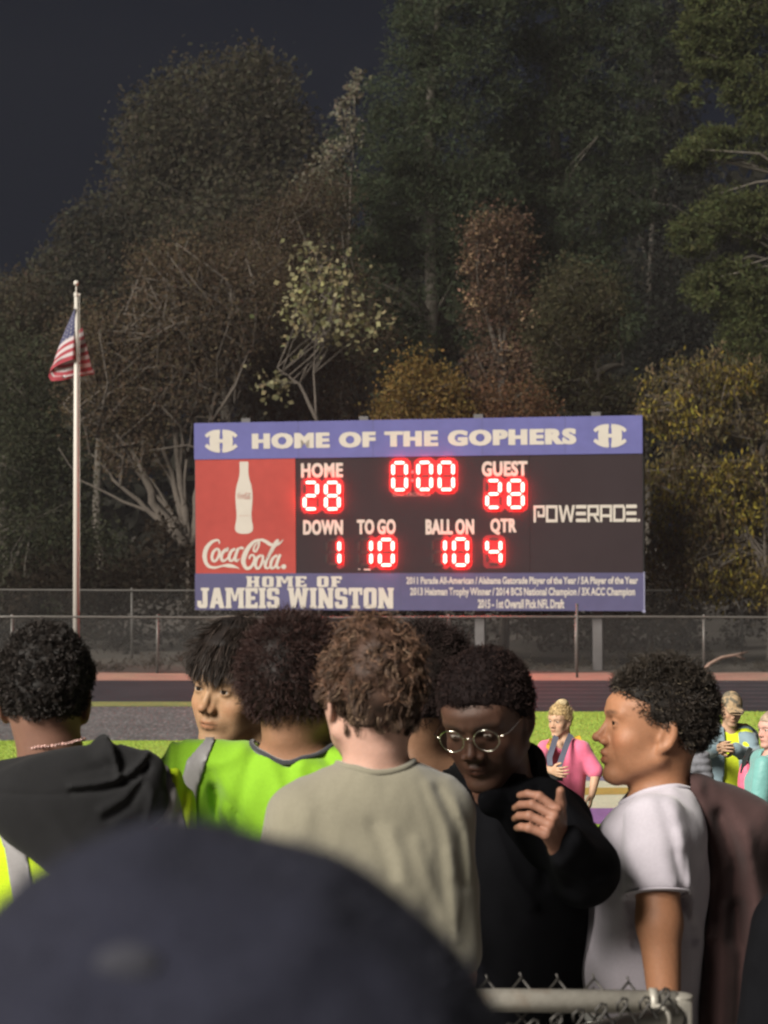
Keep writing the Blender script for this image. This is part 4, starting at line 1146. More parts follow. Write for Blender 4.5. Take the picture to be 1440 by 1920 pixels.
def eyes(fig, Hm, hp, look=(0, 0), iris=(0.05, 0.025, 0.012), sc_=1.0):
    """eyeballs as children; look in degrees (right, up) in head space"""
    for sg in (-1, 1):
        r = 0.0130; n, m = 28, 20
        V = []; F = []; C_ = []
        lr, lu = R(look[0]), R(look[1])
        g = np.array([math.sin(lr) * math.cos(lu), math.cos(lr) * math.cos(lu), math.sin(lu)])
        for i in range(m + 1):
            th = math.pi * i / m
            for k in range(n):
                a = 2 * math.pi * k / n
                v = np.array([math.sin(th)*math.cos(a), math.cos(th), math.sin(th)*math.sin(a)])
                V.append(v * r)
                ang = math.degrees(math.acos(max(-1, min(1, float(v @ g)))))
                C_.append((0.004, 0.004, 0.004) if ang < 12 else iris if ang < 30 else (0.42, 0.37, 0.33))
        for i in range(m):
            for k in range(n):
                k2 = (k + 1) % n
                F.append((i*n+k, i*n+k2, (i+1)*n+k2, (i+1)*n+k))
        V = np.array(V) + np.array([sg * 0.0318, 0.0735, 0.1155])
        V = (V * sc_) @ Hm.T + hp
        fig.mesh('eye', V, F, M_eye, np.array(C_))

def to_local(V, M_, t): return (V - t) @ M_          # inverse of  v @ M.T + t

# ------------------------------------------------------------------ people: torso, hands, hair
TZ = [-0.80, -0.55, -0.45, -0.30, -0.16, -0.06, 0.0, 0.03]
def tab(vs): return smooth_table(TZ, vs, s=7)
T_W = tab([0.165, 0.160, 0.158, 0.168, 0.172, 0.150, 0.095, 0.06]); T_B = tab([0.10, 0.095, 0.092, 0.105, 0.115, 0.095, 0.062, 0.05]); T_F = tab([0.10, 0.10, 0.105, 0.12, 0.115, 0.075, 0.045, 0.04])
def torso_sdf(p, o):
    """torso space: origin at the nape, x to the person's right, y forward, z up"""
    x, y, z = p[:, 0], p[:, 1] - 0.045, p[:, 2]
    zc = np.clip(z, -0.8, 0.03)
    ww = np.interp(zc, *T_W) * o.get('w', 1); bb = np.interp(zc, *T_B) * o.get('dep', 1); ff = np.interp(zc, *T_F) * o.get('dep', 1)
    ry = np.where(y > 0, ff, bb)
    f = ((np.abs(x) / ww) ** 2.4 + (np.abs(y) / ry) ** 2.4) ** (1/2.4)
    d = (f - 1) * np.minimum(ww, ry) * 0.9
    d = smax(d, z - 0.005, 0.03); d = np.maximum(d, -z - o.get('len', 0.72))
    sw = o.get('sw', 0.19); sz = o.get('sz', -0.065)
    q = np.stack([np.abs(x), p[:, 1], z], -1)
    d = smin(d, cone(q, (0.02, 0.015, -0.045), (sw - 0.05, 0.03, sz), 0.048, 0.050), 0.05)
    return d
def fold(p, pts, rad, amp):
    """a ridge (amp > 0) or groove along a polyline, as a displacement"""
    return amp * np.exp(-(poly(p, pts, [0.0] * len(pts)) / rad) ** 2)
def foldpx(w_, pts, rad, amp, ymax=99):
    """a crease whose course was measured on the photograph, cut into the side of the cloth that faces it"""
    u = px_of(w_); q = np.concatenate([u, np.zeros((len(u), 1))], 1)
    d = poly(q, [(a, b, 0.0) for a, b in pts], [0.0] * len(pts)) * w_[:, 1] / FPX
    s_ = np.clip((ymax - w_[:, 1]) / 0.05, 0, 1)
    g = np.exp(-(d / rad) ** 2)
    return amp * g * s_
def hand_sdf(p, curl=(0.35, 0.5, 0.4), per=None, spread=0.10, thumb=None, k=0.006):
    """hand space: wrist at 0, fingers towards +z, thumb on the +x side, palm towards +y"""
    d = cone(p, (0, 0, -0.03), (0, 0, 0.012), 0.025, 0.024, (1.15, 0.8, 1))
    kn = [(0.029, 0, 0.086), (0.010, -0.003, 0.091), (-0.010, -0.002, 0.087), (-0.028, 0.001, 0.078)]
    for q in kn: d = smin(d, cone(p, (q[0]*0.55, 0, 0.015), q, 0.0125, 0.0105), 0.010)
    ph = [(0.043, 0.025, 0.020), (0.047, 0.029, 0.021), (0.043, 0.027, 0.021), (0.034, 0.020, 0.018)]
    for i, (q, L) in enumerate(zip(kn, ph)):
        cu = per[i] if per else curl
        a = 0.0; pts = [np.array(q)]; sp = spread * (1.4 - i)
        for j in range(3):
            a += cu[j]
            dr = np.array([math.sin(sp) * math.cos(a), math.sin(a), math.cos(sp) * math.cos(a)])
            pts.append(pts[-1] + dr * L[j])
        f = chain(p, pts, [0.0096, 0.0088, 0.0080, 0.0070], 0.003)
        f = smin(f, ln(p - pts[1]) - 0.0093, 0.003)
        d = smin(d, f, 0.004)
    th = thumb or [(0.018, 0.008, 0.018), (0.042, 0.018, 0.042), (0.056, 0.026, 0.070), (0.062, 0.030, 0.096)]
    d = smin(d, chain(p, th, [0.015, 0.013, 0.0105, 0.0085], 0.006), 0.008)
    return d
def hand_frame(wrist, toward, palm):
    z = np.array(toward, float) - np.array(wrist, float); z /= np.linalg.norm(z)
    y = np.array(palm, float); y = y - z * (y @ z); y /= np.linalg.norm(y)
    x = np.cross(y, z)
    return np.stack([x, y, z], 1), np.array(wrist, float)      # columns

HAIRLINE = ([-0.13, -0.06, -0.03, -0.008, 0.012, 0.030, 0.055, 0.085, 0.11], [0.055, 0.060, 0.080, 0.118, 0.112, 0.130, 0.150, 0.172, 0.178])
def hair_cap(fig, Hm, hp, m, th=0.018, top=0.0, c=(0, -0.014, 0.135), line=None, h=0.005, bump=0.003, bs=110, back=0.0, wide=0.0, color=(0.02, 0.015, 0.012), seed=1, low=0.0):
    """solid under-layer of the hair and the points where strands start"""
    ln_ = line or HAIRLINE
    def fn(w_):
        p = to_local(w_, Hm, hp)
        d = ell(p, (c[0], c[1] - back/2, c[2] + top/2), (0.074 + th + wide, 0.098 + th + back/2, 0.093 + th + top/2))
        fy = np.interp(p[:, 1], *ln_) - low
        d = smax(d, fy - p[:, 2] + 0.004 * fbm(p, 90, seed), 0.010)
        return d - bump * fbm(p, bs, seed + 5, 2)
    r = 0.15 + th + max(top, back)
    V, F = surface(fn, hp - r + np.array([0, 0, 0.05]), hp + r + np.array([0, 0, 0.15]), h)
    N = vnormals(V, F)
    cc = np.array(color)[None] * (1 + 0.5 * fbm(V, 160, seed + 2)[:, None])
    o = fig.mesh('hair', V, F, m, np.clip(cc, 0.001, 1))
    return V, F, N, o
def add_strands(fig, hairobj, V, N, Hm, hp, n, length, m, color, var=0.5, sel=None, inset=0.006, hi=None, hi_n=0.1, down=0.0, normal=1.0, seed=1, fwd=0.0, **k):
    r = np.random.default_rng(seed)
    ok = np.nonzero(sel(to_local(V, Hm, hp)))[0] if sel else np.arange(len(V))
    i = r.choice(ok, n)
    roots = V[i] + r.normal(size=(n, 3)) * 0.002 - N[i] * inset
    nn = N[i]
    g = np.array([0, 0, -1.0]) + nn * nn[:, 2:3]; g /= (ln(g)[:, None] + 1e-6)
    fd = Hm @ np.array([0, 1.0, 0]); ff = fd - nn * (nn @ fd)[:, None]
    D = nn * normal + g * down + ff * fwd
    D /= ln(D)[:, None] + 1e-9
    v, f, rv = strands(roots, D, length, seed=seed, **k)
    c = np.array(color)[None] * (1 - var + 2 * var * rv[:, None])
    if hi is not None:
        c[rv > 1 - hi_n] = np.array(hi)
    me_v = v; 
    # join with the under-layer into one mesh
    me = hairobj.data
    nv0 = len(me.vertices); co = np.empty(nv0*3, np.float32); me.vertices.foreach_get('co', co)
    nf0 = len(me.polygons); fi = np.empty(nf0*4, np.int32); me.loops.foreach_get('vertex_index', fi)
    ca = np.empty(nv0*4, np.float32); me.color_attributes['tint'].data.foreach_get('color', ca)
    allv = np.concatenate([co.reshape(-1, 3).astype(float) + fig.o, me_v]); allf = np.concatenate([fi.reshape(-1, 4).astype(np.int64), f + nv0])
    allc = np.concatenate([ca.reshape(-1, 4)[:, :3], np.clip(c, 0.001, 1)])
    lab = hairobj.get('label')
    bpy.data.objects.remove(hairobj); bpy.data.meshes.remove(me)
    return fig.mesh('hair', allv, allf, m, allc)
M_hair = mat('hair_strands', (1, 1, 1), 0.62, 0.22, tint=True)
M_hair_m = mat('matte_hair_strands', (1, 1, 1), 0.8, 0.06, tint=True)
def stripe(fig, name, L_, R__, m, nmax=0.4, off=0.002, thick=0.002, ycond=None):
    """tape sewn on a garment between two measured edges"""
    V, F, N = fig.cv, fig.cf, fig.cn
    u = px_of(V); l = line_x(L_, u[:, 1]); r = line_x(R__, u[:, 1]); e = 7
    m_ = (u[:, 0] > l - e) & (u[:, 0] < r + e) & (N[:, 1] < nmax)
    if ycond is not None: m_ &= ycond(u)
    V2 = V.copy()
    for bad, tgt in ((u[:, 0] < l, l), (u[:, 0] > r, r)):
        k = m_ & bad
        V2[k, 0] = (tgt[k] - 720) * V[k, 1] / FPX
    q = patch(V2, F, N, m_, off, thick)
    if q: fig.mesh(name, q[0], q[1], m)

def px_of(V):
    return np.stack([720 + V[:, 0] / V[:, 1] * FPX, 986 - (V[:, 2] - CAM_H) / V[:, 1] * FPX], -1)
def line_x(pts, y):
    """x of a measured polyline at height y (photograph pixels)"""
    a = np.array(pts, float); return np.interp(y, a[:, 1], a[:, 0])

def legs(fig, hip, yaw, m_tr, floor, m_shoe, hipw=0.085, r=0.085, stance=0.10):
    Yr = Mrot(yaw)
    hip = np.array(hip)
    def fn(w_):
        p = (w_ - hip) @ Yr
        q = np.stack([np.abs(p[:, 0]), p[:, 1], p[:, 2]], -1)
        hgt = hip[2] - floor
        d = ell(p, (0, 0.0, 0.0), (0.155, 0.115, 0.14))
        d = smin(d, cone(q, (hipw, 0, -0.05), (stance, 0.01, -hgt*0.52), r, 0.06), 0.03)
        d = smin(d, cone(q, (stance, 0.01, -hgt*0.52), (stance, -0.01, -hgt + 0.09), 0.062, 0.052), 0.02)
        return d - 0.003 * fbm(w_, 30, 4)
    V, F = surface(fn, (hip[0] - 0.3, hip[1] - 0.3, floor), (hip[0] + 0.3, hip[1] + 0.3, hip[2] + 0.2), 0.022)
    fig.mesh('trousers', V, F, m_tr)
    for sg in (-1, 1):
        b = MB()
        base = np.array([sg * stance, 0.05, 0])
        b.ball((0, 0, 0.045), (0.048, 0.135, 0.045), 12, 6); b.ball((0, -0.07, 0.06), (0.04, 0.05, 0.055), 10, 6)
        V2 = (np.array(b.v) + base) @ Yr.T + np.array([hip[0], hip[1], floor])
        V2[:, 2] = np.maximum(V2[:, 2], floor + 0.002)
        fig.mesh('shoe', V2, b.f, m_shoe)
# ------------------------------------------------------------------ the teenagers on the walkway
FL = 1.05
M_neon = cloth('lime_vest_fabric', (0.165, 0.335, 0.012), 0.8, (8, 0.06), 420, 0.2, (9, 0.3, 0.02))
M_neon_y = mat('yellow_mesh_fabric', (0.42, 0.58, 0.012), 0.75, 0.2, noise=(10, 0.06), bump=[(300, 0.8, 0.003)])
M_refl = cloth('grey_reflective_tape', (0.21, 0.20, 0.20), 0.45, (12, 0.08), 900, 0.0, (14, 0.25, 0.01))
M_blackc = cloth('black_sweatshirt', (0.009, 0.0088, 0.0095), 0.95, (20, 0.1), 600, 0.04, (18, 0.3, 0.01))
M_black2 = mat('deep_black_fabric', (0.0045, 0.0045, 0.0055), 0.95, 0.04, noise=(20, 0.2), bump=[(26, 0.3, 0.01)])
M_dkgrey = cloth('dark_trim', (0.03, 0.03, 0.035))
M_olive = cloth('khaki_cotton', (0.175, 0.160, 0.118), 0.95, (12, 0.05), 700, 0.3, (10, 0.2, 0.01))
M_white_t = cloth('white_cotton', (0.42, 0.385, 0.43), 0.95, (12, 0.04), 700, 0.3, (10, 0.25, 0.01))
M_maroon = cloth('dark_maroon_fleece', (0.046, 0.025, 0.024), 0.95, (10, 0.12), 500, 0.05, (8, 0.4, 0.02))
M_navy = cloth('navy_knit', (0.0125, 0.0130, 0.022), 0.95, (16, 0.2), 300, 0.0, (12, 0.3, 0.01))
M_jean = cloth('dark_denim', (0.03, 0.035, 0.06))
M_shoe = mat('shoe_rubber', (0.25, 0.25, 0.25), 0.7)
M_bead = mat('necklace_beads', (0.42, 0.25, 0.22), 0.15, 0.8, noise=(120, 0.9))
M_metal = mat('bright_metal', (0.75, 0.70, 0.60), 0.15, 0.5, 1.0)

def neck_sdf(w_, hp, Hm, nape, r0=0.054, r1=0.058, k=0.02):
    a = hp + Hm @ np.array([0, -0.028, 0.065])
    return cone(w_, a, nape, r0, r1)

def standard(label, hp, Hm, nape, yaw, head_o, skin, tor, cloth_m, cloth_name, hip_m=M_jean, neck_r=(0.054, 0.058), collar_r=0.012, arms_l=None,
             cloth_fn=None, collar_rib=None, arms_r=None, hands=True, cl_lo=-0.62, cvox=0.007, shoulder_skin=0.0, hvox=0.0031, look=(0, 0), iris=(0.03, 0.015, 0.008), eye=False, floor=FL, armr=1.0, avox=0.0065):
    """one standing person in the foreground; returns the figure and cloth vertices"""
    Yr = Mrot(yaw)
    nape = np.array(nape)
    feet = nape + Yr @ np.array([0, 0.05, 0]); feet[2] = floor
    fig = Fig(label, feet)
    sw = tor.get('sw', 0.19); sz = tor.get('sz', -0.065)
    # body: head, neck, upper chest, arms and hands as one surface
    def arm_default(sg):
        s_ = np.array([sg*(sw - 0.03), 0.03, sz - 0.01]); e = np.array([sg*(sw + 0.025), 0.02, sz - 0.29]); w_ = np.array([sg*(sw + 0.01), 0.09, sz - 0.53])
        return [s_, e, w_]
    AR = {-1: arms_l or arm_default(-1), 1: arms_r or arm_default(1)}
    AR = {k: [nape + Yr @ np.array(q) if len(q) == 3 else np.array(q[:3]) for q in v] for k, v in AR.items()}
    def body(w_):
        d = head_sdf(to_local(w_, Hm, hp), head_o)
        d = smin(d, neck_sdf(w_, hp, Hm, nape + Yr @ np.array([0, 0.045, -0.03]), *neck_r), 0.022)
        p = (w_ - nape) @ Yr
        d = smin(d, torso_sdf(p, dict(tor, len=0.2, w=tor.get('w', 1)*0.93, dep=tor.get('dep', 1)*0.93)) + 0.012 - shoulder_skin, 0.03)
        return d
    lo = np.minimum(hp - 0.14, nape - 0.24); hi = np.maximum(hp + 0.14, nape + 0.24); lo[2] = nape[2] - 0.16; hi[2] = hp[2] + 0.245
    V, F = surface(body, lo, hi, hvox)
    V = relax(V, F, 1, 0.35)
    C_ = skin_tint(to_local(V, Hm, hp), skin, head_o)
    # arms and hands
    Vs, Fs, Cs = [V], [F], [C_]
    for sg in (-1, 1):
        s_, e, w3 = AR[sg]
        dr = (w3 - e) / np.linalg.norm(w3 - e)
        HF, HO = hand_frame(w3, w3 + dr, Yr @ np.array([-sg*0.9, 0.3, 0]))
        if sg * HF[:, 0] @ (Yr @ np.array([0, 1.0, 0])) < 0 and False: pass
        def arm(w_):
            d = cone(w_, s_, e, 0.047, 0.040); d = smin(d, cone(w_, e, w3, 0.041, 0.026), 0.02)
            if hands:
                q = (w_ - HO) @ HF
                if (HF[:, 0] @ (Yr @ np.array([0, 1.0, 0]))) < 0: q = q * np.array([-1, 1, 1])
                d = smin(d, hand_sdf(q), 0.01)
            return d
        pts = np.stack([s_, e, w3, w3 + dr*0.2])
        Va, Fa = surface(arm, pts.min(0) - 0.07, pts.max(0) + 0.07, avox)
        Vs.append(Va); Fs.append(Fa + sum(len(v) for v in Vs[:-1])); Cs.append(np.tile(np.array(skin), (len(Va), 1)))
    fig.mesh('body', np.concatenate(Vs), np.concatenate(Fs), M_skin, np.concatenate(Cs))
    if eye: eyes(fig, Hm, hp, look, iris)
    # garment
    if cloth_m is not None:
        nk = (hp + Hm @ np.array([0, -0.028, 0.065]), nape + Yr @ np.array([0, 0.045, -0.03]))
        def cf(w_):
            p = (w_ - nape) @ Yr
            d = torso_sdf(p, tor)
            sl = tor.get('sleeve', 0.62)
            for sg in (-1, 1):
                s_, e, w3 = AR[sg]
                se = s_ * (1 - sl / 0.3 * 0.3) + e * sl if sl < 1 else e
                d = smin(d, cone(w_, s_, se, tor.get('ar', 0.060), tor.get('ar2', 0.062)), 0.035)
                if sl >= 1.0:
                    d = smin(d, cone(w_, e, e + (w3 - e) * min(1, (sl - 1) * 1.0 + 0.0001), 0.058, 0.045), 0.02)
            if cloth_fn: d = cloth_fn(w_, p, d)
            if cvox < 0.0095:
                qq = p * np.array([1.2, 1.0, 0.42])
                d = d - 0.0045 * np.exp(-(fbm(qq, 17, 7) / 0.11) ** 2) * (0.5 + 0.5 * fbm(p, 9, 3)) - 0.0016 * fbm(qq, 60, 5)
            if tor.get('cut') is not None:
                sg = tor['cut']; s_, e, w3 = AR[sg]; se = s_ + (e - s_) * (sl + 0.12); ax = (e - s_) / np.linalg.norm(e - s_)
                t_ = (w_ - se) @ ax; rad_ = ln((w_ - se) - t_[:, None] * ax)
                d = np.where((rad_ < 0.074) & (np.abs(t_) < 0.10), np.maximum(d, t_), d)
            d = ssub(d, cone(w_, nk[0], nk[1] + (nk[1]-nk[0])*0.12, neck_r[0] + collar_r, neck_r[1] + collar_r), 0.004)
            return d
        pts = np.concatenate([np.stack(AR[-1]), np.stack(AR[1]), nape[None]])
        lo = np.minimum(pts.min(0) - 0.11, nape - 0.24); hi = np.maximum(pts.max(0) + 0.11, nape + 0.26)
        lo[2] = nape[2] + cl_lo; hi[2] = nape[2] + 0.09
        if arms_l or arms_r: hi[2] = max(hi[2], pts[:, 2].max() + 0.09)
        CV, CF = surface(cf, lo, hi, cvox)
        CV = relax(CV, CF, 1, 0.4)
        fig.mesh(cloth_name, CV, CF, cloth_m)
        fig.cv, fig.cf, fig.cn = CV, CF, vnormals(CV, CF)
    hip = nape + Yr @ np.array([0, 0.05, -0.55])
    legs(fig, hip, yaw, hip_m, floor, M_shoe)
    return fig

# --- boy at the far left, seen from behind
hp = P(85, 1420, 4.15); Hm = Mrot(2, 4); nape = P(98, 1442, 4.10)
def cfA(w_, p, d):
    u = px_of(w_)
    d = d - 0.006 * np.sin(u[:, 0] / 7.0 + u[:, 1] / 30) * np.exp(-((u[:, 0] - 330) / 45) ** 2)
    return d - 0.003 * fbm(w_, 22, 9)
A = standard('boy seen from behind with short black curls, black hood and yellow mesh vest', hp, Hm, nape, -4, dict(face=False), (0.17, 0.088, 0.062),
             dict(sw=0.212, sz=-0.055, sleeve=1.5, ar=0.068, ar2=0.066), M_neon_y, 'safety_vest', neck_r=(0.057, 0.062), cloth_fn=cfA)
stripe(A, 'reflective_tape', [(-40, 1440), (-12, 1530), (12, 1600), (28, 1700), (34, 1800)], [(-10, 1440), (28, 1530), (50, 1600), (62, 1680), (66, 1800)], M_refl, 0.2)
stripe(A, 'reflective_tape', [(280, 1400), (290, 1480), (280, 1560), (275, 1700)], [(312, 1430), (334, 1500), (350, 1560), (352, 1700)], M_refl, 0.3)
# black hood hanging over the vest
def hood(w_):
    d = ell(w_, P(135, 1500, 4.05), (0.172, 0.075, 0.075))
    d = smin(d, cone(w_, P(110, 1520, 4.02), P(170, 1620, 3.99), 0.095, 0.055, (1.15, 0.5, 1)), 0.04)
    d = smin(d, cone(w_, P(-30, 1478, 4.12), P(150, 1445, 4.05), 0.045, 0.042), 0.03)
    d = smin(d, cone(w_, P(195, 1418, 4.04), P(272, 1448, 4.05), 0.028, 0.036), 0.02)
    d = smin(d, cone(w_, P(275, 1448, 4.05), P(283, 1505, 4.06), 0.026, 0.018), 0.015)
    d = smin(d, cone(w_, P(190, 1392, 4.05), P(204, 1412, 4.02), 0.012, 0.02), 0.010)
    F_ = lambda pts, r_, a_: foldpx(w_, pts, r_, a_)
    d -= F_([(133, 1474), (180, 1470), (217, 1462), (246, 1446), (266, 1428), (276, 1412)], 0.006, 0.011)
    d += F_([(133, 1486), (186, 1482), (226, 1473), (256, 1458), (276, 1436)], 0.006, 0.009)
    d -= F_([(197, 1382), (210, 1400), (219, 1428), (222, 1455)], 0.006, 0.010)
    d += F_([(208, 1386), (222, 1408), (230, 1435), (231, 1458)], 0.006, 0.008)
    d += F_([(0, 1488), (90, 1490), (160, 1484)], 0.004, 0.004)
    d += F_([(200, 1535), (240, 1508), (270, 1462), (275, 1440)], 0.008, 0.008)
    d -= F_([(190, 1520), (232, 1498), (262, 1462)], 0.008, 0.006)
    d -= F_([(30, 1470), (90, 1520), (140, 1590)], 0.015, 0.005)
    d -= F_([(262, 1450), (286, 1480), (280, 1530), (255, 1570)], 0.007, 0.006)
    d += F_([(60, 1440), (120, 1455), (190, 1440)], 0.008, 0.004)
    d = d - 0.002 * fbm(w_, 40, 3)
    return ssub(d, cone(w_, hp + Mrot(2, 4) @ np.array([0, -0.028, 0.065]), nape + np.array([0, 0.04, -0.03]), 0.061, 0.066), 0.008)
V, F = surface(hood, P(-40, 1500, 4.1) - np.array([0.03, 0.2, 0.2]), P(300, 1440, 4.1) + np.array([0.08, 0.12, 0.12]), 0.0045)
A.mesh('hood', relax(V, F, 1), F, M_blackc)
bd = MB(); r_ = random.Random(5)
for i in range(25):
    a = -1.25 + 2.5 * i / 24
    c_ = P(98, 1400, 4.13)
    px_, py_ = 98 + 64 * math.sin(a), 1392 - 9 * math.sin(a) + 6 * math.cos(a)
    q = P(px_, py_, 4.13 - 0.063 * math.cos(a))
    bd.ball(q + np.array([0, 0, r_.uniform(-.001, .001)]), 0.0030, 6, 4)
A.build('necklace', bd, M_bead, True)
V, F, N, ho = hair_cap(A, Hm, hp, M_hair, th=0.008, top=0.006, bump=0.004, bs=150, color=(0.010, 0.008, 0.007), seed=3, low=-0.016)
add_strands(A, ho, V, N, Hm, hp, 9000, 0.015, M_hair, (0.016, 0.012, 0.010), 0.6, curl=0.0042, curl_n=1.3, jitter=0.7, segs=6, width=0.0020, hi=(0.06, 0.05, 0.045), hi_n=0.05, seed=3, inset=0.004, taper=0.7, clump=0.35, clump_n=700)

# --- boy with the black fringe looking over to the left (behind the lime vest)
hpB = P(442, 1388, 4.62); HmB = Mrot(146, 5, -5); napeB = P(505, 1420, 4.66)
B = standard('boy with straight black fringe turning his lit face towards the left', hpB, HmB, napeB, 160, dict(nose=1.05, nose_w=1.0, lips=1.05, stubble=0.35, eye_open=0.0034), (0.30, 0.18, 0.10),
             dict(sw=0.16, sz=-0.10, sleeve=0.6), M_dkgrey, 'shirt', eye=True, look=(-6, 2), neck_r=(0.050, 0.060), hvox=0.0026)
lineB = ([-0.13, -0.06, -0.03, -0.008, 0.012, 0.030, 0.055, 0.085, 0.11], [0.055, 0.060, 0.080, 0.108, 0.112, 0.130, 0.155, 0.172, 0.178])
V, F, N, ho = hair_cap(B, HmB, hpB, M_hair, th=0.012, top=0.012, wide=0.004, bump=0.003, bs=90, color=(0.010, 0.007, 0.006), line=lineB, seed=13)
pushB = (HmB, hpB, (0, -0.012, 0.133), (0.080, 0.105, 0.099))
ho = add_strands(B, ho, V, N, HmB, hpB, 9500, 0.046, M_hair, (0.022, 0.015, 0.012), 0.6, sel=lambda p: (p[:, 2] > 0.175) & (p[:, 1] > -0.06), normal=0.15, fwd=0.75, down=0.75, grav=0.25, jitter=0.13,
            segs=7, width=0.0016, hi=(0.10, 0.075, 0.06), hi_n=0.05, seed=14, push=pushB, clump=0.38, clump_n=110)
ho = add_strands(B, ho, V, N, HmB, hpB, 2600, 0.050, M_hair, (0.020, 0.014, 0.011), 0.6, sel=lambda p: (p[:, 2] > 0.10) & (np.abs(p[:, 0]) > 0.03), normal=0.5, down=1.0, fwd=0.2, jitter=0.2,
            segs=6, width=0.0022, seed=15, push=pushB, clump=0.5, clump_n=70)

# --- person in the lime safety vest, seen from behind
hpC = P(552, 1398, 4.30); HmC = Mrot(-32, 6, 2); napeC = P(546, 1420, 4.27)
def cfC(w_, p, d):
    u = px_of(w_)
    for a, b_, c_, am in (((500, 1412), (520, 1470), (515, 1560), 0.004), ((590, 1405), (612, 1430), (640, 1440), -0.004), ((455, 1400), (430, 1425), (405, 1430), 0.004), ((400, 1480), (410, 1530), (430, 1580), -0.005), ((530, 1480), (550, 1530), (600, 1560), 0.003), ((610, 1420), (640, 1470), (650, 1540), -0.005), ((570, 1410), (560, 1470), (540, 1560), 0.004), ((480, 1410), (455, 1470), (440, 1570), -0.004),
                          ((640, 1440), (600, 1450), (560, 1430), 0.004), ((395, 1450), (420, 1500), (470, 1560), -0.004), ((420, 1520), (450, 1580), (470, 1640), 0.004)):
        d = d - foldpx(w_, [a, b_, c_], 0.011, am * 1.6, 4.4)
    d = d - 0.006 * np.sin(u[:, 0] / 5.0) * np.exp(-((u[:, 0] - 318) / 22) ** 2)
    return d - 0.0025 * fbm(w_, 20, 19)
C = standard('person with big dark frizzy hair in a lime green safety vest, seen from behind', hpC, HmC, napeC, -8, dict(face=True, stubble=0.3), (0.25, 0.13, 0.075),
             dict(sw=0.190, sz=-0.022, sleeve=1.4, ar=0.062, ar2=0.066), M_neon, 'safety_vest', arms_l=[(-0.202, 0.03, -0.032), (-0.262, 0.02, -0.31), (-0.24, 0.09, -0.55)], neck_r=(0.052, 0.062), cloth_fn=cfC, collar_r=0.010, hvox=0.0036)
stripe(C, 'reflective_tape', [(385, 1390), (352, 1425), (338, 1480), (334, 1560), (332, 1700)], [(402, 1390), (388, 1425), (370, 1480), (362, 1560), (360, 1700)], M_refl, 0.45)
def ring_pts(hp_, Hm_, nape_, yaw_, r_, zoff=0.0, n=28, tilt=0.25):
    a_ = hp_ + Hm_ @ np.array([0, -0.028, 0.065]); b_ = nape_ + Mrot(yaw_) @ np.array([0, 0.045, -0.03])
    ax = (b_ - a_); L_ = np.linalg.norm(ax); ax /= L_
    e1 = np.cross(ax, (0, 1, 0)); e1 /= np.linalg.norm(e1); e2 = np.cross(ax, e1)
    return a_, b_, ax, e1, e2, L_
def collar(fig, hp_, Hm_, nape_, yaw_, neck_r, gap, m, name, rad=0.004, h=None, d0=0.0):
    """a band lying where the garment meets the neck: found as the rim of the garment"""
    CV = fig.cv; a_, b_, ax, e1, e2, L_ = ring_pts(hp_, Hm_, nape_, yaw_, 0)
    q = CV - a_; t = q @ ax; rr_ = ln(q - t[:, None] * ax)
    ang = np.arctan2(q @ e2, q @ e1)
    pts = []
    for k in range(40):
        a0 = -math.pi + (k + 0.5) * 2 * math.pi / 40
        m_ = (np.abs(((ang - a0 + math.pi) % (2*math.pi)) - math.pi) < 0.12) & (rr_ < neck_r + gap + 0.012) & (rr_ > neck_r + gap - 0.006)
        if m_.any():
            j = np.nonzero(m_)[0][t[m_].argmin()]; pts.append(CV[j] + ax * d0)
    if len(pts) < 8: return
    pts = np.array(pts); ps = (np.roll(pts, 1, 0) + pts * 2 + np.roll(pts, -1, 0)) / 4; ps = (np.roll(ps, 1, 0) + ps * 2 + np.roll(ps, -1, 0)) / 4
    b = MB().tube([p for p in ps] + [ps[0]], rad, 6, cap=False)
    fig.build(name, b, m, True)
collar(C, hpC, HmC, napeC, -8, 0.058, 0.010, M_dkgrey, 'neck_trim', 0.0055)
V, F, N, ho = hair_cap(C, HmC, hpC, M_hair, th=0.012, top=0.004, wide=0.008, back=0.006, bump=0.006, bs=60, color=(0.012, 0.008, 0.007), seed=21, low=0.0, line=([-0.13, -0.06, -0.03, 0.0, 0.03, 0.055, 0.085, 0.11], [0.05, 0.055, 0.065, 0.085, 0.12, 0.15, 0.165, 0.17]))
add_strands(C, ho, V, N, HmC, hpC, 12000, 0.027, M_hair, (0.026, 0.012, 0.010), 0.5, curl=0.003, curl_n=1.2, jitter=0.55, segs=6, width=0.0014, hi=(0.05, 0.025, 0.02), hi_n=0.03, seed=22, down=0.25, taper=0.4)

# --- boy in the khaki T-shirt, seen from behind, nearest the middle
hpD = P(697, 1424, 3.90); HmD = Mrot(18, 2, 0); napeD = P(714, 1442, 3.86)
def cfD(w_, p, d):
    for pl, rad, am in ((((775, 1462), (800, 1540), (812, 1600)), 0.010, 0.0035), (((800, 1470), (838, 1560), (850, 1640)), 0.009, 0.006), (((822, 1480), (862, 1560), (872, 1660)), 0.009, -0.006),
                        (((785, 1580), (800, 1640), (835, 1720)), 0.012, 0.006), (((700, 1545), (722, 1600), (728, 1640)), 0.013, -0.006), (((735, 1560), (750, 1610), (760, 1650)), 0.013, 0.006),
                        (((840, 1600), (850, 1680), (858, 1760)), 0.010, 0.006), (((560, 1500), (580, 1560), (600, 1640)), 0.018, 0.003), (((620, 1600), (700, 1660), (780, 1680)), 0.02, 0.004),
                        (((852, 1500), (876, 1560), (880, 1650)), 0.007, 0.004), (((690, 1700), (740, 1720), (800, 1725)), 0.012, -0.005)):
        d = d - foldpx(w_, pl, rad * 0.9, am * 0.62, 3.95)
    return d - 0.002 * fbm(w_, 18, 29)
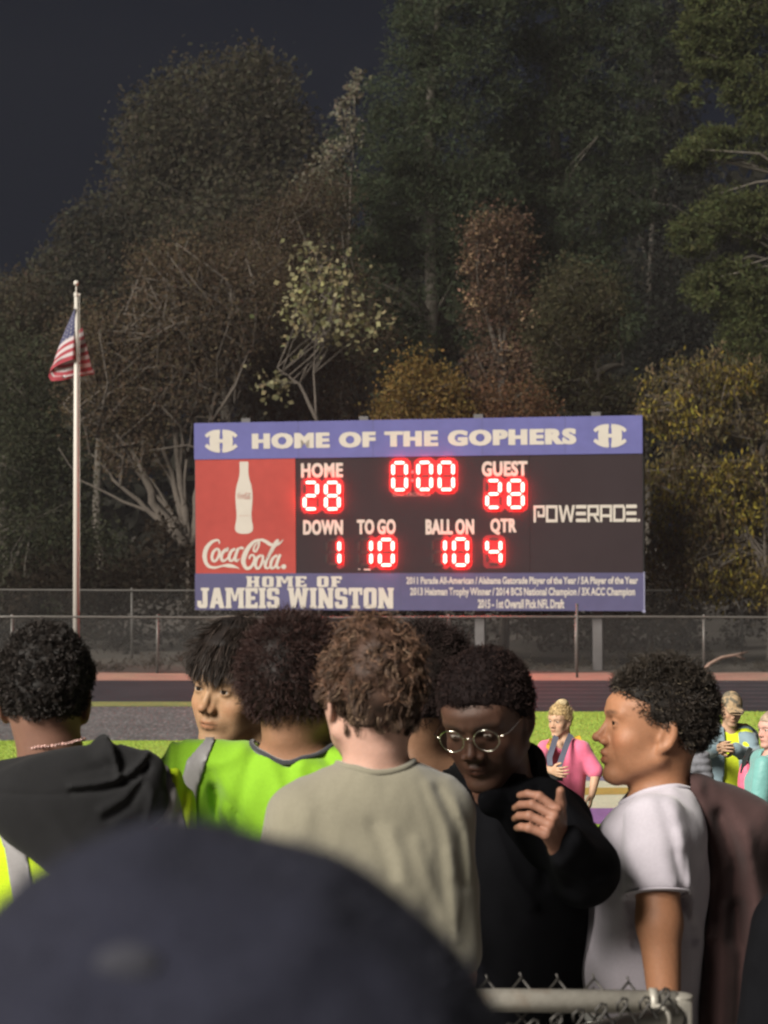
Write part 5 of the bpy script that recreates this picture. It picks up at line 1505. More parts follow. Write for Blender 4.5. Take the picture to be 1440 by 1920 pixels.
D = standard('boy with wavy reddish brown hair and a plain khaki T-shirt seen from behind', hpD, HmD, napeD, 10, dict(face=True), (0.40, 0.235, 0.18),
             dict(sw=0.152, sz=-0.074, sleeve=0.85, ar=0.050, ar2=0.055, w=0.90), M_olive, 't_shirt', arms_r=[(0.108, 0.03, -0.085), (0.126, 0.02, -0.36), (0.110, 0.09, -0.60)], arms_l=[(-0.140, 0.03, -0.080), (-0.195, 0.02, -0.34), (-0.20, 0.09, -0.58)], neck_r=(0.051, 0.057), cloth_fn=cfD, collar_r=0.006, cvox=0.006)
collar(D, hpD, HmD, napeD, 10, 0.055, 0.006, M_olive, 'collar_rib', 0.0065)
lineD = ([-0.13, -0.06, -0.03, -0.010, 0.010, 0.030, 0.055, 0.085, 0.11], [0.045, 0.050, 0.070, 0.115, 0.105, 0.115, 0.150, 0.170, 0.176])
V, F, N, ho = hair_cap(D, HmD, hpD, M_hair, th=0.008, top=0.006, wide=0.000, bump=0.006, bs=70, color=(0.040, 0.021, 0.014), seed=31, line=lineD)
pushD = (HmD, hpD, (0, -0.012, 0.133), (0.079, 0.104, 0.098))
ho = add_strands(D, ho, V, N, HmD, hpD, 11000, 0.030, M_hair, (0.058, 0.034, 0.023), 0.6, normal=0.45, down=0.9, grav=0.2, curl=0.0055, curl_n=0.9, jitter=0.32, segs=8, width=0.0022,
            hi=(0.19, 0.125, 0.08), hi_n=0.12, seed=32, push=pushD, clump=0.72, clump_n=230, inset=0.008)
ho = add_strands(D, ho, V, N, HmD, hpD, 1200, 0.026, M_hair, (0.12, 0.065, 0.04), 0.6, normal=0.9, down=0.4, curl=0.008, curl_n=0.8, jitter=0.5, segs=8, width=0.0018, seed=33, push=pushD, sel=lambda p: p[:, 2] > 0.11)

# --- person with black hair half hidden behind the khaki T-shirt
hpE = P(800, 1398, 4.72); HmE = Mrot(12, 5); napeE = P(790, 1412, 4.70)
E = standard('person with thick black hair and black top, mostly hidden behind the khaki T-shirt', hpE, HmE, napeE, 8, dict(face=False), (0.27, 0.145, 0.085),
             dict(sw=0.19, sz=-0.055, sleeve=0.8), M_blackc, 'shirt', neck_r=(0.052, 0.058), collar_r=0.030, hvox=0.0045)
V, F, N, ho = hair_cap(E, HmE, hpE, M_hair_m, th=0.012, top=0.012, wide=0.006, bump=0.005, bs=80, color=(0.010, 0.007, 0.006), seed=41, low=0.01)
add_strands(E, ho, V, N, HmE, hpE, 5000, 0.028, M_hair_m, (0.020, 0.013, 0.012), 0.6, curl=0.004, curl_n=1.2, jitter=0.6, segs=5, width=0.0022, seed=42, down=0.3)

# --- boy with round glasses looking down, hand raised
hpF = P(934, 1444, 4.32); HmF = Mrot(157, 22, 4); napeF = P(962, 1462, 4.46)
elb = P(1098, 1636, 4.12); wri = P(1052, 1590, 4.00); sho = P(1012, 1526, 4.27)
def cfF(w_, p, d):
    d = smin(d, cone(w_, sho, elb, 0.062, 0.052), 0.04)
    d = smin(d, cone(w_, elb, wri, 0.052, 0.038), 0.03)
    # hood behind the neck
    d = smin(d, cone(w_, P(985, 1432, 4.43), P(925, 1462, 4.51), 0.040, 0.05), 0.03)
    d = smin(d, cone(w_, P(985, 1432, 4.39), P(925, 1500, 4.25), 0.030, 0.03), 0.03)
    for pl, am in ((((1060, 1500), (1085, 1560), (1120, 1600)), 0.005), (((1010, 1480), (1030, 1560), (1020, 1660)), -0.006), (((930, 1560), (960, 1640), (1000, 1700)), 0.006),
                   (((1080, 1640), (1110, 1660), (1140, 1650)), 0.005), (((1060, 1600), (1080, 1630), (1075, 1660)), -0.004)):
        d = d - foldpx(w_, pl, 0.012, am * 1.5, 4.4)
    return d - 0.003 * fbm(w_, 20, 39)
def inv(q): return tuple((np.array(q) - napeF) @ Mrot(160))
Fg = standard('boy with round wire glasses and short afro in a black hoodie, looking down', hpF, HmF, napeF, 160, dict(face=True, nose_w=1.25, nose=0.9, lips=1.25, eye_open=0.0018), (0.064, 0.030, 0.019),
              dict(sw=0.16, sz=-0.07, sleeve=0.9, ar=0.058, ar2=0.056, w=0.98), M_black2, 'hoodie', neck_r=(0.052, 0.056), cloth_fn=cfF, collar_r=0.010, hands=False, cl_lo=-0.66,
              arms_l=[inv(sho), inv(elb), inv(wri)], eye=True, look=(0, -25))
# the raised hand with five fingers
HFm, HO = hand_frame(wri, P(1030, 1530, 3.94), np.array([-0.55, 0.75, -0.25]))
if HFm[:, 0] @ np.array([0, 0, 1.0]) < 0: flip = np.array([-1, 1, 1])
else: flip = np.array([1, 1, 1])
def hnd(w_):
    q = (w_ - HO) @ HFm * flip / 0.9
    d = 0.9 * hand_sdf(q, per=[(1.0, 0.6, 0.4), (1.15, 0.75, 0.4), (1.15, 0.8, 0.45), (1.05, 0.8, 0.45)], spread=0.16,
                 thumb=[(0.018, 0.006, 0.018), (0.042, 0.012, 0.040), (0.060, 0.012, 0.064), (0.070, 0.010, 0.090)])
    return smin(d, cone(w_, wri - (P(1030, 1530, 3.94) - wri) * 0.35, wri, 0.025, 0.023), 0.01)
V, F = surface(hnd, HO - 0.19, HO + 0.19, 0.0026)
hl = (V - HO) @ HFm * flip / 0.9
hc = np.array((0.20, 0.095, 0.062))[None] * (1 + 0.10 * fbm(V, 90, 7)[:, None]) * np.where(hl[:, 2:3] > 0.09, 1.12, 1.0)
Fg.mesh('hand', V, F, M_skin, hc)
# glasses: rims, bridge, temples, lenses
M_lens_g = mat('spectacle_lens', (0.0, 0.0, 0.0), 0.03, 0.5)
nn_ = M_lens_g.node_tree; pb = nn_.nodes['Principled BSDF']; pb.inputs['Alpha'].default_value = 0.12
gl = MB(); le = MB()
for sg in (-1, 1):
    ring = [(sg*0.0345 + 0.0245*math.cos(a), 0.1005 - 0.004*abs(math.cos(a))*(1 if math.cos(a)*sg > 0 else 0), 0.1125 + 0.0215*math.sin(a)) for a in np.linspace(0, 2*math.pi, 25)]
    gl.tube(ring, 0.0013, 6, cap=False)
    gl.tube([(sg*0.059, 0.097, 0.118), (sg*0.073, 0.085, 0.119), (sg*0.079, 0.0, 0.116), (sg*0.077, -0.022, 0.100)], 0.0012, 5)
    le.add([(p[0], p[1] - 0.0005, p[2]) for p in ring[:-1]], [tuple(range(24))])
gl.tube([(-0.010, 0.1005, 0.116), (-0.004, 0.104, 0.1185), (0.004, 0.104, 0.1185), (0.010, 0.1005, 0.116)], 0.0012, 5)
for b_, nm, m_ in ((gl, 'glasses', M_metal), (le, 'lens', M_lens_g)):
    b_.v = [tuple(hpF + HmF @ np.array(v)) for v in b_.v]
    Fg.build(nm, b_, m_, True)
V, F, N, ho = hair_cap(Fg, HmF, hpF, M_hair_m, th=0.009, top=0.002, wide=0.004, bump=0.003, bs=120, color=(0.009, 0.006, 0.006), seed=51,
                       line=([-0.13, -0.06, -0.03, -0.008, 0.012, 0.030, 0.055, 0.085, 0.11], [0.055, 0.060, 0.080, 0.118, 0.112, 0.135, 0.158, 0.178, 0.184]))
add_strands(Fg, ho, V, N, HmF, hpF, 9000, 0.013, M_hair_m, (0.018, 0.011, 0.010), 0.6, curl=0.0028, curl_n=1.5, jitter=0.7, segs=5, width=0.0018, seed=52, taper=0.5, hi=(0.05, 0.03, 0.025), hi_n=0.03)

# --- boy in profile on the right with a white T-shirt and a dark jacket
hpG = P(1222, 1466, 4.45); HmG = Mrot(92, -2, 0); napeG = P(1272, 1478, 4.45)
armG = [P(1226, 1545, 4.28), P(1236, 1730, 4.22), P(1250, 1935, 4.18)]
def invG(q): return tuple((np.array(q) - napeG) @ Mrot(90))
def cfG(w_, p, d):
    # loose hem: the shirt hangs forward over the belly
    d = smin(d, cone(w_, P(1185, 1600, 4.43), P(1165, 1800, 4.40), 0.085, 0.105, (0.9, 1.25, 1)), 0.05)
    for pl, rad, am in ((((1262, 1480), (1275, 1560), (1290, 1660)), 0.012, 0.003), (((1240, 1500), (1262, 1580), (1268, 1640)), 0.010, -0.003), (((1275, 1560), (1296, 1640), (1300, 1720)), 0.010, 0.004),
                        (((1170, 1520), (1210, 1500), (1250, 1500)), 0.012, 0.003), (((1180, 1600), (1200, 1640), (1190, 1660)), 0.012, 0.003), (((1285, 1600), (1284, 1700), (1300, 1760)), 0.01, -0.006),
                        (((1265, 1600), (1275, 1650), (1278, 1700)), 0.006, -0.005)):
        d = d - foldpx(w_, pl, rad, am * 1.2, 4.45)
    return d - 0.003 * fbm(w_, 18, 49)
Gp = standard('boy in profile facing left with dark curls, white T-shirt and dark jacket', hpG, HmG, napeG, 90, dict(face=True, nose=1.12, nose_w=1.15, lips=1.35, mouth_open=0.003, eye_open=0.0036), (0.27, 0.125, 0.066),
              dict(sw=0.185, sz=-0.075, sleeve=0.60, ar=0.056, ar2=0.060, dep=0.92, cut=-1), M_white_t, 't_shirt', neck_r=(0.050, 0.056), cloth_fn=cfG, collar_r=0.008, arms_l=[invG(q) for q in armG], eye=True, look=(-24, 0), hvox=0.0027)
ax_ = (armG[1] - armG[0]) / np.linalg.norm(armG[1] - armG[0]); se_ = armG[0] + (armG[1] - armG[0]) * 0.71
e1_ = np.cross(ax_, (0, 1, 0)); e1_ /= np.linalg.norm(e1_); e2_ = np.cross(ax_, e1_)
Gp.build('sleeve_hem', MB().tube([se_ + (e1_*math.cos(a) + e2_*math.sin(a)) * 0.0602 for a in np.linspace(0, 2*math.pi, 33)], 0.0022, 6, cap=False), M_white_t, True)
collar(Gp, hpG, HmG, napeG, 90, 0.054, 0.008, M_white_t, 'collar_rib', 0.006)
V, F, N, ho = hair_cap(Gp, HmG, hpG, M_hair, th=0.006, top=0.004, back=0.006, bump=0.004, bs=70, color=(0.012, 0.009, 0.007), seed=61,
                       line=([-0.14, -0.08, -0.05, -0.02, 0.0, 0.020, 0.040, 0.060, 0.085, 0.11], [0.062, 0.070, 0.080, 0.112, 0.122, 0.128, 0.150, 0.168, 0.182, 0.188]))
ho = add_strands(Gp, ho, V, N, HmG, hpG, 10000, 0.020, M_hair, (0.024, 0.018, 0.014), 0.6, curl=0.0040, curl_n=1.3, jitter=0.6, segs=6, width=0.0019, seed=62, taper=0.5, hi=(0.10, 0.08, 0.055), hi_n=0.05, clump=0.3, clump_n=600)
add_strands(Gp, ho, V, N, HmG, hpG, 2500, 0.028, M_hair, (0.026, 0.020, 0.015), 0.6, curl=0.0060, curl_n=1.1, jitter=0.5, segs=7, width=0.0019, seed=63, taper=0.5, sel=lambda p: (p[:, 2] > 0.19), fwd=0.5, clump=0.5, clump_n=120)
# the jacket slung over his far shoulder and back
def jk(w_):
    d = cone(w_, P(1302, 1482, 4.44), P(1378, 1560, 4.46), 0.030, 0.085)
    d = smin(d, cone(w_, P(1350, 1560, 4.50), P(1400, 1800, 4.48), 0.078, 0.10, (1, 1.3, 1)), 0.05)
    d = smin(d, cone(w_, P(1400, 1660, 4.52), P(1470, 1960, 4.50), 0.075, 0.09), 0.05)
    d = smin(d, cone(w_, P(1370, 1760, 4.42), P(1350, 1980, 4.38), 0.070, 0.075), 0.04)
    for pl, rad, am in ((((1310, 1480), (1335, 1600), (1330, 1750)), 0.014, 0.008), (((1350, 1530), (1380, 1620), (1375, 1760)), 0.014, -0.010), (((1330, 1640), (1325, 1760), (1322, 1900)), 0.012, 0.008),
                        (((1400, 1560), (1420, 1680), (1440, 1800)), 0.016, 0.008), (((1385, 1700), (1390, 1800), (1385, 1920)), 0.013, -0.010), (((1355, 1700), (1352, 1820), (1350, 1920)), 0.012, 0.006)):
        d = d - foldpx(w_, pl, rad * 1.1, am * 2.0, 4.6)
    return d - 0.004 * fbm(w_, 16, 59) - 0.004 * np.exp(-(fbm(w_ * np.array([1.4, 1, 0.4]), 14, 60) / 0.12) ** 2)
V, F = surface(jk, P(1280, 1960, 4.5) - np.array([0, 0.28, 0.1]), P(1500, 1450, 4.5) + np.array([0.1, 0.25, 0.02]), 0.006)
Gp.mesh('jacket', relax(V, F, 1), F, M_maroon)
# ------------------------------------------------------------------ the blurred person right in front of the camera
hpN = P(400, 1545, 0.88); hpN[2] = 2.925 - 0.275
HmN = Mrot(8, 0); napeN = hpN + np.array([0.01, -0.065, -0.055])
Nn = standard('out of focus person in a dark navy knit hat right in front of the camera', hpN, HmN, napeN, 5, dict(face=False, ears=False), (0.2, 0.1, 0.07), dict(sw=0.19, sz=-0.06, sleeve=1.4, ar=0.062, ar2=0.062),
              M_dkgrey, 'coat', floor=1.2, hvox=0.008, cvox=0.012, avox=0.012)
def hat(w_):
    d = ell(w_, P(330, 2010, 0.87), (0.0935, 0.115, 0.0935))
    d = smin(d, ell(w_, P(560, 2130, 0.87), (0.0865, 0.112, 0.0965)), 0.03)
    u = px_of(w_)
    d = d - foldpx(w_, [(-60, 1900), (150, 1980), (400, 2040), (800, 2060)], 0.014, 0.006)
    d = d + foldpx(w_, [(330, 1850), (240, 1880), (120, 1960), (60, 2060)], 0.008, 0.003)
    d = d - foldpx(w_, [(620, 1640), (560, 1800), (400, 1920), (360, 2000)], 0.012, 0.003)
    d = d - foldpx(w_, [(300, 1560), (180, 1700), (80, 1860)], 0.012, 0.003)
    d = d - 0.0012 * fbm(w_, 140, 4)
    return np.maximum(d, (P(0, 2200, 0.87)[2] - w_[:, 2]))
V, F = surface(hat, P(330, 2230, 0.87) - np.array([0.13, 0.14, 0.0]), P(560, 1500, 0.87) + np.array([0.14, 0.15, 0.0]), 0.004)
V = relax(V, F, 1)
Nn.mesh('hat', V, F, M_navy)
N = vnormals(V, F); r = np.random.default_rng(8); i = r.choice(len(V), 5000)
v, f, rv = strands(V[i], N[i], 0.006, segs=3, width=0.0004, curl=0.001, jitter=0.8, seed=9)
fz = Nn.mesh('wool_fuzz', v, f, mat('wool_fuzz', (0.02, 0.02, 0.032), 0.9)); tag(fz, kind='stuff')
uu = px_of(V); jj = np.argmin((uu[:, 0] - 245)**2 + (uu[:, 1] - 1812)**2 + np.where(V[:, 1] > 0.87, 1e9, 0)); c_ = V[jj]
b = MB().ball((c_[0], c_[1] + 0.001, c_[2]), (0.012, 0.0035, 0.008), 12, 8)
Nn.build('woven_tab', b, mat('grey_tab', (0.018, 0.018, 0.026), 0.9), True)

# ------------------------------------------------------------------ chain link fence corner between the camera and the group
M_wire_n = mat('weathered_wire', (0.05, 0.046, 0.042), 0.5, 0.5, 0.6, noise=(200, 0.3))
M_rail_n = mat('weathered_rail', (0.28, 0.26, 0.225), 0.5, 0.5, 0.25, noise=[(9, 0.12), (90, 0.12)], noise2=(14, (0.24, 0.20, 0.16), 0.63), bump=(150, 0.3, 0.001))
corner = P(1268, 1884, 3.55); zr = corner[2]
nf = tag(empty('chain_link_fence', (corner[0], corner[1], FL)), 'corner of a galvanised chain link fence with round top rails in the near right foreground', 'fence')
fo = np.array([corner[0], corner[1], FL])
def fpart(name, b, m, smooth=True):
    return mesh_np(name, np.array(b.v) - fo, b.f, m, smooth, nf)
e1 = P(900, 1870, 3.60); e1 = np.array([e1[0] - 0.9, e1[1] + 0.03, zr + 0.004]); e2dir = np.array([-0.72, -0.69, 0.0]); e2 = corner + e2dir * 1.25 + np.array([0, 0, -0.004])
fpart('top_rail', MB().tube([corner + (0, 0, 0.004), (corner + e1) / 2 + np.array([0, 0, 0.001]), e1], 0.0185, 16), M_rail_n)
fpart('top_rail', MB().tube([corner + np.array([-0.004, -0.012, -0.014]), e2 + np.array([0, 0, -0.010])], 0.0185, 16), M_rail_n)
pb_ = MB().tube([(corner[0] + 0.012, corner[1], FL), (corner[0] + 0.004, corner[1] + 0.004, zr + 0.012)], 0.0215, 18); fpart('post', pb_, M_rail_n)
fpart('rail_band', MB().tube([corner + np.array([-0.030, 0.0, 0.004]), corner + np.array([-0.042, 0, 0.004])], 0.0225, 16).tube([corner + np.array([-0.026, -0.03, -0.014]), corner + np.array([-0.034, -0.038, -0.014])], 0.0225, 16), M_rail_n)
fpart('post_cap', MB().ball((corner[0] + 0.006, corner[1] + 0.004, zr + 0.012), (0.0225, 0.0225, 0.006), 16, 6), M_rail_n)
post2 = MB().tube([(e1[0] + 0.02, e1[1], FL), (e1[0] + 0.02, e1[1], zr)], 0.024, 12); fpart('post', post2, M_rail_n)
def links(a, dr, n, ztop, side, pitch=0.056, lo=FL + 0.05, seed=0, wr_=0.0022, hk=1.0):
    rnd = random.Random(seed); dr = np.array(dr, float); dr /= np.linalg.norm(dr)
    nr = np.array([dr[1], -dr[0], 0.0]) * side
    for i in range(n):
        pts = []; k = 0; z = ztop + rnd.uniform(-0.004, 0.003)
        jx = rnd.uniform(-0.002, 0.002)
        # knuckled end: a small hook over the neighbour, then the zigzag down
        base = np.array(a) + dr * (i * pitch + jx)
        pts += [base + dr*0.007*hk + np.array([0, 0, z - 0.016]) + nr*0.004, base + dr*0.009*hk + np.array([0, 0, z - 0.004]) + nr*0.003, base + dr*0.004 + np.array([0, 0, z + 0.003]),
                base - dr*0.003 + np.array([0, 0, z + 0.001]) - nr*0.002, base - dr*0.003 + np.array([0, 0, z - 0.008]) - nr*0.003]
        if hk < 0.5: pts = [base + np.array([0, 0, z + 0.004]) - nr*0.002 + dr*0.003, base + np.array([0, 0, z - 0.004])]
        zz = z - 0.010; s_ = 1
        x = 0.0
        while zz > lo:
            zz -= pitch * 0.52; x = pitch * 0.5 if s_ > 0 else 0.0
            pts.append(base + dr * x + nr * 0.0028 * s_ + np.array([0, 0, zz])); s_ = -s_
        b = MB().tube([q - fo + 0 for q in pts], wr_, 5)
        o = mesh_np('wire', np.array(b.v), b.f, M_wire_n, True, nf)
        # the mirrored partner wire closes the diamonds
        pts2 = [base + np.array([0, 0, z - 0.006]) + nr*0.002]; zz = z - 0.010; s_ = 1
        while zz > lo:
            zz -= pitch * 0.52; x = -pitch * 0.5 if s_ > 0 else 0.0
            pts2.append(base + dr * x - nr * 0.0028 * s_ + np.array([0, 0, zz])); s_ = -s_
        b = MB().tube([q - fo for q in pts2], wr_, 5)
        o = mesh_np('wire', np.array(b.v), b.f, M_wire_n, True, nf)
ztA = P(1045, 1826, 3.6)[2]
links((corner[0] - 0.070, corner[1] + 0.024, 0), e1 - corner, 11, ztA, 1, seed=1, hk=0.25)
links((corner[0] - 0.020, corner[1] - 0.046, 0), e2dir, 14, zr + 0.030, 1, 0.050, seed=2, hk=1.5, wr_=0.0024)
# loose tie wire round the rail
q = P(1090, 1872, 3.58)
fpart('tie_wire', MB().tube([(q[0] + 0.02 * math.sin(t_) * 0.3 + 0.002 * t_, q[1] + 0.021 * math.cos(t_), zr + 0.021 * math.sin(t_)) for t_ in np.linspace(0, 7.5, 26)], 0.0012, 5), M_wire_n)

# ------------------------------------------------------------------ people on the far side of the field
SK = (0.42, 0.26, 0.17)
M_pink = cloth('pink_shirt_fabric', (0.62, 0.13, 0.22)); M_greyp = cloth('grey_trousers', (0.13, 0.13, 0.15)); M_strap = mat('grey_strap', (0.09, 0.095, 0.13), 0.7)
M_yel = mat('yellow_strap', (0.55, 0.30, 0.03), 0.7); M_tealc = cloth('teal_windbreaker_fabric', (0.13, 0.30, 0.28), 0.45); M_hiy = cloth('fluorescent_shirt', (0.50, 0.58, 0.02))
M_blj = cloth('blue_grey_jacket', (0.16, 0.22, 0.25), 0.7); M_tan = cloth('tan_camouflage_cap', (0.30, 0.22, 0.12)); M_orange = cloth('orange_yoke', (0.50, 0.24, 0.08)); M_grq = cloth('grey_quilted', (0.17, 0.17, 0.19), 0.6)
M_blk = mat('black_plastic', (0.02, 0.02, 0.02), 0.4)
def wl(nape, yaw): return lambda q: tuple((np.array(q) - np.array(nape)) @ Mrot(yaw))

d0 = 17.6
hpL = P(1052, 1377, d0); HmL = Mrot(140, 8); napeL = P(1062, 1386, d0 + 0.03); f_ = wl(napeL, 150)
def cfL(w_, p, d):
    for pl, am in ((((1050, 1432), (1080, 1420), (1100, 1425)), 0.012), (((1055, 1455), (1085, 1470), (1100, 1465)), -0.014), (((1070, 1478), (1090, 1474), (1104, 1480)), 0.012), (((1065, 1390), (1060, 1420), (1040, 1440)), 0.01)):
        d = d - foldpx(w_, pl, 0.014, am)
    return d - 0.006 * fbm(w_, 16, 71)
La = standard('woman in a bright pink shirt with a blonde bun standing on the football field', hpL, HmL, napeL, 150, dict(face=True), SK, dict(sw=0.195, sz=-0.06, sleeve=0.95, ar=0.060, ar2=0.062, w=1.05, len=0.47),
              M_pink, 'shirt', hip_m=M_greyp, floor=0.012, hvox=0.0055, cvox=0.010, avox=0.006, eye=True,
              arms_l=[f_(P(1092, 1405, 17.55)), f_(P(1118, 1448, 17.5)), f_(P(1110, 1490, 17.45))], arms_r=[f_(P(1022, 1402, 17.5)), f_(P(1004, 1438, 17.3)), f_(P(1034, 1445, 17.1))], cl_lo=-0.5)
V, F, N, ho = hair_cap(La, HmL, hpL, M_hair, th=0.008, top=0.006, h=0.008, color=(0.36, 0.25, 0.12), seed=71)
add_strands(La, ho, V, N, HmL, hpL, 1500, 0.03, M_hair, (0.42, 0.30, 0.15), 0.4, normal=0.3, down=-0.8, jitter=0.3, segs=3, width=0.006, seed=72)
b = MB().ball(hpL + HmL @ np.array([0, -0.05, 0.235]), (0.05, 0.05, 0.035), 12, 8); La.build('hair_bun', b, mat('blonde_hair', (0.42, 0.32, 0.18), 0.7, noise=(60, 0.4), bump=(80, 1, 0.01)), True)
def strapb(pts, wd=0.022, th=0.006, d_=17.3):
    b = MB(); q0 = [P(a, b_, c_) for a, b_, c_ in pts]; q = []
    for i in range(len(q0)):
        t = q0[min(i+1, len(q0)-1)] - q0[max(i-1, 0)]; t /= np.linalg.norm(t); s_ = np.cross(t, (0, 1, 0)); s_ /= np.linalg.norm(s_)
        q.append((q0[i], s_))
    v = []; f = []
    for i, (c_, s_) in enumerate(q):
        v += [c_ + s_*wd, c_ - s_*wd, c_ - s_*wd + np.array([0, th, 0]), c_ + s_*wd + np.array([0, th, 0])]
        if i:
            k = 4*i
            f += [(k-4+j, k-4+(j+1) % 4, k+(j+1) % 4, k+j) for j in range(4)]
    f += [(3, 2, 1, 0), (len(v)-4, len(v)-3, len(v)-2, len(v)-1)]
    b.add(v, f); return b
camr = tag(empty('camera', P(1037, 1452, 17.2)), 'small dark camera hanging on a grey neck strap in front of the pink shirt', 'camera')
co = P(1037, 1452, 17.2)
def part_at(name, b, m, root, o): return mesh_np(name, np.array(b.v) - o, b.f, m, False, root)
part_at('strap', strapb([(1071, 1377, 17.52), (1064, 1392, 17.44), (1056, 1415, 17.36), (1044, 1448, 17.28)]), M_strap, camr, co)
part_at('strap', strapb([(1043, 1380, 17.48), (1038, 1395, 17.42), (1030, 1420, 17.33), (1032, 1446, 17.26)]), M_strap, camr, co)
part_at('body', MB().box(co + (-0.07, -0.04, -0.045), co + (0.07, 0.03, 0.045)).box(co + (-0.03, -0.035, 0.045), co + (0.03, 0.025, 0.065)), M_blk, camr, co)
part_at('lens', MB().tube([co + (0, -0.04, 0), co + (0, -0.11, 0)], 0.035, 14), M_blk, camr, co)
bk = P(1068, 1430, 17.85); bp_ = tag(empty('backpack', bk), 'backpack with yellow shoulder straps worn over the pink shirt', 'backpack')
part_at('strap', strapb([(1082, 1380, 17.62), (1087, 1392, 17.50), (1088, 1410, 17.47), (1093, 1432, 17.52)], 0.022), M_yel, bp_, bk)
part_at('strap', strapb([(1036, 1386, 17.56), (1030, 1398, 17.42), (1026, 1415, 17.40), (1024, 1430, 17.44)], 0.022), M_yel, bp_, bk)
mb_ = MB().ball(bk, (0.15, 0.09, 0.21), 14, 10); part_at('pack', mb_, cloth('backpack_fabric', (0.20, 0.20, 0.18)), bp_, bk)

d1 = 17.2
hpM = P(1368, 1352, d1); HmM = Mrot(188, 24); napeM = P(1366, 1360, d1 + 0.10); f_ = wl(napeM, 185)
phone_p = P(1358, 1401, d1 - 0.42)
Mn = standard('man in tan camouflage cap, yellow shirt and open blue-grey jacket looking down', hpM, HmM, napeM, 185, dict(face=True, stubble=0.5), SK, dict(sw=0.195, sz=-0.07, sleeve=0.5, len=0.60, w=1.0), M_hiy, 'shirt', hip_m=M_greyp,
              floor=0.012, hvox=0.006, cvox=0.012, avox=0.006, arms_l=[f_(P(1398, 1375, d1)), f_(P(1416, 1418, d1 - 0.12)), f_(P(1376, 1405, d1 - 0.36))], arms_r=[f_(P(1333, 1378, d1)), f_(P(1318, 1412, d1 - 0.12)), f_(P(1346, 1403, d1 - 0.38))], cl_lo=-0.62)
aM = {1: [P(1398, 1375, d1), P(1416, 1418, d1 - 0.12), P(1380, 1405, d1 - 0.34)], -1: [P(1333, 1378, d1), P(1318, 1412, d1 - 0.12), P(1342, 1404, d1 - 0.36)]}
YM = Mrot(185)
def jkM(w_):
    p = (w_ - napeM) @ YM
    d = torso_sdf(p, dict(sw=0.20, sz=-0.07, w=1.22, dep=1.25, len=0.62)) - 0.004
    for k in aM: d = smin(smin(d, cone(w_, aM[k][0], aM[k][1], 0.068, 0.066), 0.03), cone(w_, aM[k][1], aM[k][2], 0.062, 0.05), 0.02)
    d = ssub(d, cone(w_, hpM + HmM @ np.array([0, -0.028, 0.065]), napeM + YM @ np.array([0, 0.045, -0.03]), 0.065, 0.068), 0.01)
    gap = np.abs(p[:, 0] - 0.01) - (0.050 + 0.02 * np.clip(-p[:, 2] * 2, 0, 1))
    fr = np.maximum(gap, -(p[:, 1] - 0.06))
    front = np.maximum(fr, p[:, 2] * 0 - 1)
    arms = np.minimum(*[cone(w_, aM[k][1], aM[k][2], 0.062, 0.05) for k in aM])
    d = np.maximum(d, -np.maximum(front, -(arms - 0.0)))
    for pl, am in ((((1385, 1370), (1400, 1368), (1412, 1372)), -0.014), (((1395, 1395), (1408, 1402), (1420, 1398)), -0.014), (((1385, 1425), (1390, 1450), (1384, 1470)), 0.012)):
        d = d - foldpx(w_, pl, 0.014, am)
    return d - 0.006 * fbm(w_, 15, 81)
V, F = surface(jkM, napeM + np.array([-0.36, -0.55, -0.66]), napeM + np.array([0.36, 0.25, 0.1]), 0.011)
Mn.mesh('jacket', relax(V, F, 1), F, M_blj)
Mn.cv, Mn.cf, Mn.cn = V, F, vnormals(V, F)
stripe(Mn, 'orange_yoke', [(1382, 1330), (1378, 1362)], [(1403, 1340), (1402, 1362)], M_orange, 0.9, 0.003, 0.004, lambda u: (u[:, 1] < 1360) & (u[:, 0] > 1376))
def capM(w_):
    p = to_local(w_, HmM, hpM)
    d = np.maximum(ell(p, (0, -0.012, 0.135), (0.083, 0.108, 0.103)), 0.142 - p[:, 2])
    vis = np.maximum(ell(p, (0, 0.095, 0.146), (0.068, 0.085, 0.012)), 0.05 - p[:, 1])
    return smin(d, vis, 0.006)
V, F = surface(capM, hpM - 0.2, hpM + np.array([0.2, 0.2, 0.3]), 0.006)
q = MB(); Mn.mesh('cap', relax(V, F, 1), F, mat('camouflage_cloth', (0.30, 0.21, 0.12), 0.9, noise2=(22, (0.10, 0.085, 0.06), 0.52), noise=(60, 0.15)))
pr_ = MB().box(phone_p + (-0.04, -0.005, -0.035), phone_p + (0.04, 0.005, 0.045)); ph = mesh_np('phone', np.array(pr_.v) - phone_p, pr_.f, M_blk); ph.location = phone_p
tag(ph, 'dark phone held in both hands by the man in the camouflage cap', 'phone')

d2 = 15.2
hpT = P(1450, 1398, d2); HmT = Mrot(120, 5); napeT = P(1458, 1412, d2); f_ = wl(napeT, 110)
def cfT(w_, p, d): return d - 0.012 * fbm(w_, 13, 91) - 0.004 * fbm(w_, 40, 92)
Te = standard('person in a shiny teal windbreaker cut off by the right edge of the picture', hpT, HmT, napeT, 110, dict(face=True), (0.45, 0.25, 0.20), dict(sw=0.19, sz=-0.06, sleeve=1.6, ar=0.072, ar2=0.075, w=1.15, dep=1.3, len=0.44), M_tealc, 'windbreaker',
              hip_m=M_greyp, floor=0.012, hvox=0.006, cvox=0.010, avox=0.008, eye=True, cloth_fn=cfT, arms_l=[f_(P(1432, 1435, d2 - 0.2)), f_(P(1425, 1500, d2 - 0.22)), f_(P(1400, 1535, d2 - 0.25))])
V, F, N, ho = hair_cap(Te, HmT, hpT, M_hair, th=0.006, top=0.004, h=0.009, color=(0.30, 0.22, 0.16), seed=91)
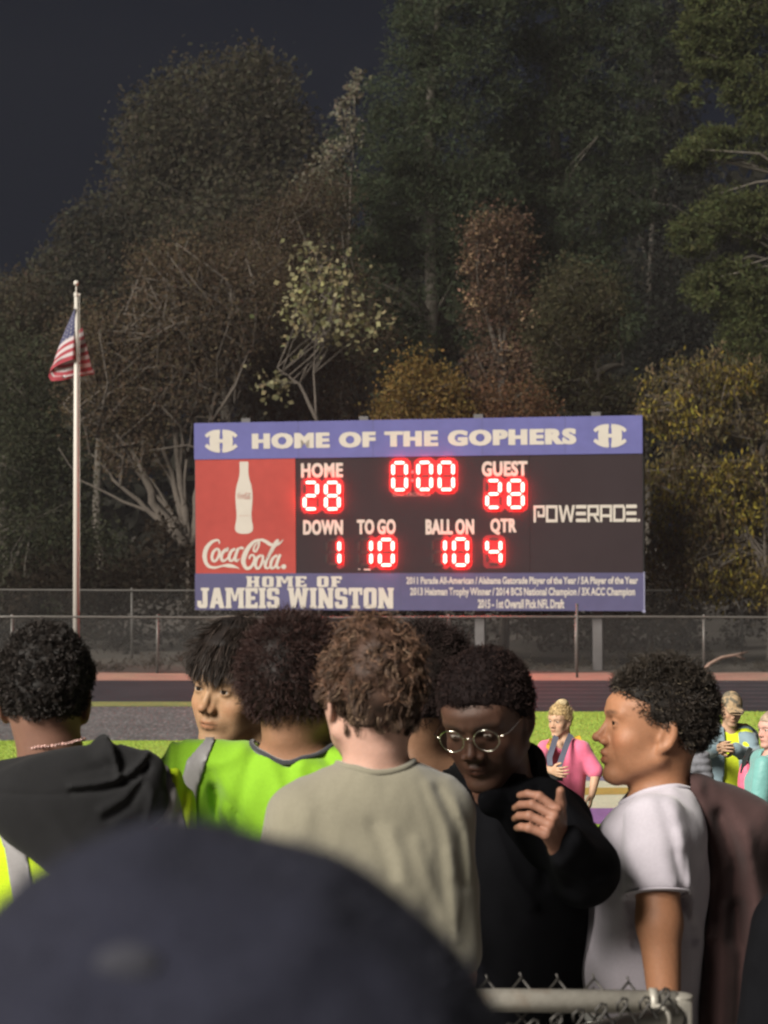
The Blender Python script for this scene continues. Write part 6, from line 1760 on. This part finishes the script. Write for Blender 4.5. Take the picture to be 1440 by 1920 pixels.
bp2 = P(1398, 1470, d2 + 0.25); bg = tag(empty('shoulder_bag', bp2), 'bright pink shoulder bag with a dark strap beside the teal windbreaker', 'bag')
part_at('pouch', MB().ball(bp2, (0.055, 0.09, 0.16), 12, 10), mat('pink_bag', (0.62, 0.11, 0.18), 0.7, bump=(20, 0.6, 0.02)), bg, bp2)
part_at('strap', strapb([(1408, 1402, d2 + 0.22), (1396, 1425, d2 + 0.2), (1392, 1450, d2 + 0.2)], 0.015), M_blk, bg, bp2)

d3 = 16.4
hpQ = P(1268, 1392, d3); HmQ = Mrot(180, 5); napeQ = P(1266, 1402, d3 + 0.05)
def cfQ(w_, p, d): return d - 0.010 * np.abs(np.sin(w_[:, 2] * 60))
Qp = standard('person in a grey quilted jacket mostly hidden behind the curls of the boy in profile', hpQ, HmQ, napeQ, 180, dict(face=True), SK, dict(sw=0.20, sz=-0.06, sleeve=1.6, ar=0.07, ar2=0.07, len=0.5), M_grq, 'quilted_jacket',
              hip_m=M_greyp, floor=0.012, hvox=0.010, cvox=0.011, avox=0.008, cloth_fn=cfQ)
hair_cap(Qp, HmQ, hpQ, M_hair, h=0.010, color=(0.03, 0.02, 0.015), seed=95)

# dark-clothed bystander cut off at the lower right
napeX = P(1600, 1650, 3.95); hpX = P(1605, 1625, 3.95)
X_ = standard('bystander in a black hoodie at the lower right edge, only an arm showing', hpX, Mrot(10), napeX, 5, dict(face=False), (0.2, 0.1, 0.07), dict(sw=0.13, sz=-0.08, sleeve=1.6), M_black2, 'hoodie', hvox=0.008, cvox=0.010, avox=0.01)

# ------------------------------------------------------------------ night air
hz = MB().box((-60, -8, -1.5), (60, 112, 26)).build('haze', None)
hm = bpy.data.materials.new('night_air'); hm.use_nodes = True
hm.node_tree.nodes.clear()
vo = hm.node_tree.nodes.new('ShaderNodeOutputMaterial'); pv = hm.node_tree.nodes.new('ShaderNodeVolumePrincipled')
pv.inputs['Color'].default_value = (0.73, 0.73, 0.74, 1); pv.inputs['Density'].default_value = 0.00056; pv.inputs['Anisotropy'].default_value = 0.3
hm.node_tree.links.new(pv.outputs[0], vo.inputs['Volume'])
hz.data.materials.append(hm); tag(hz, kind='stuff')
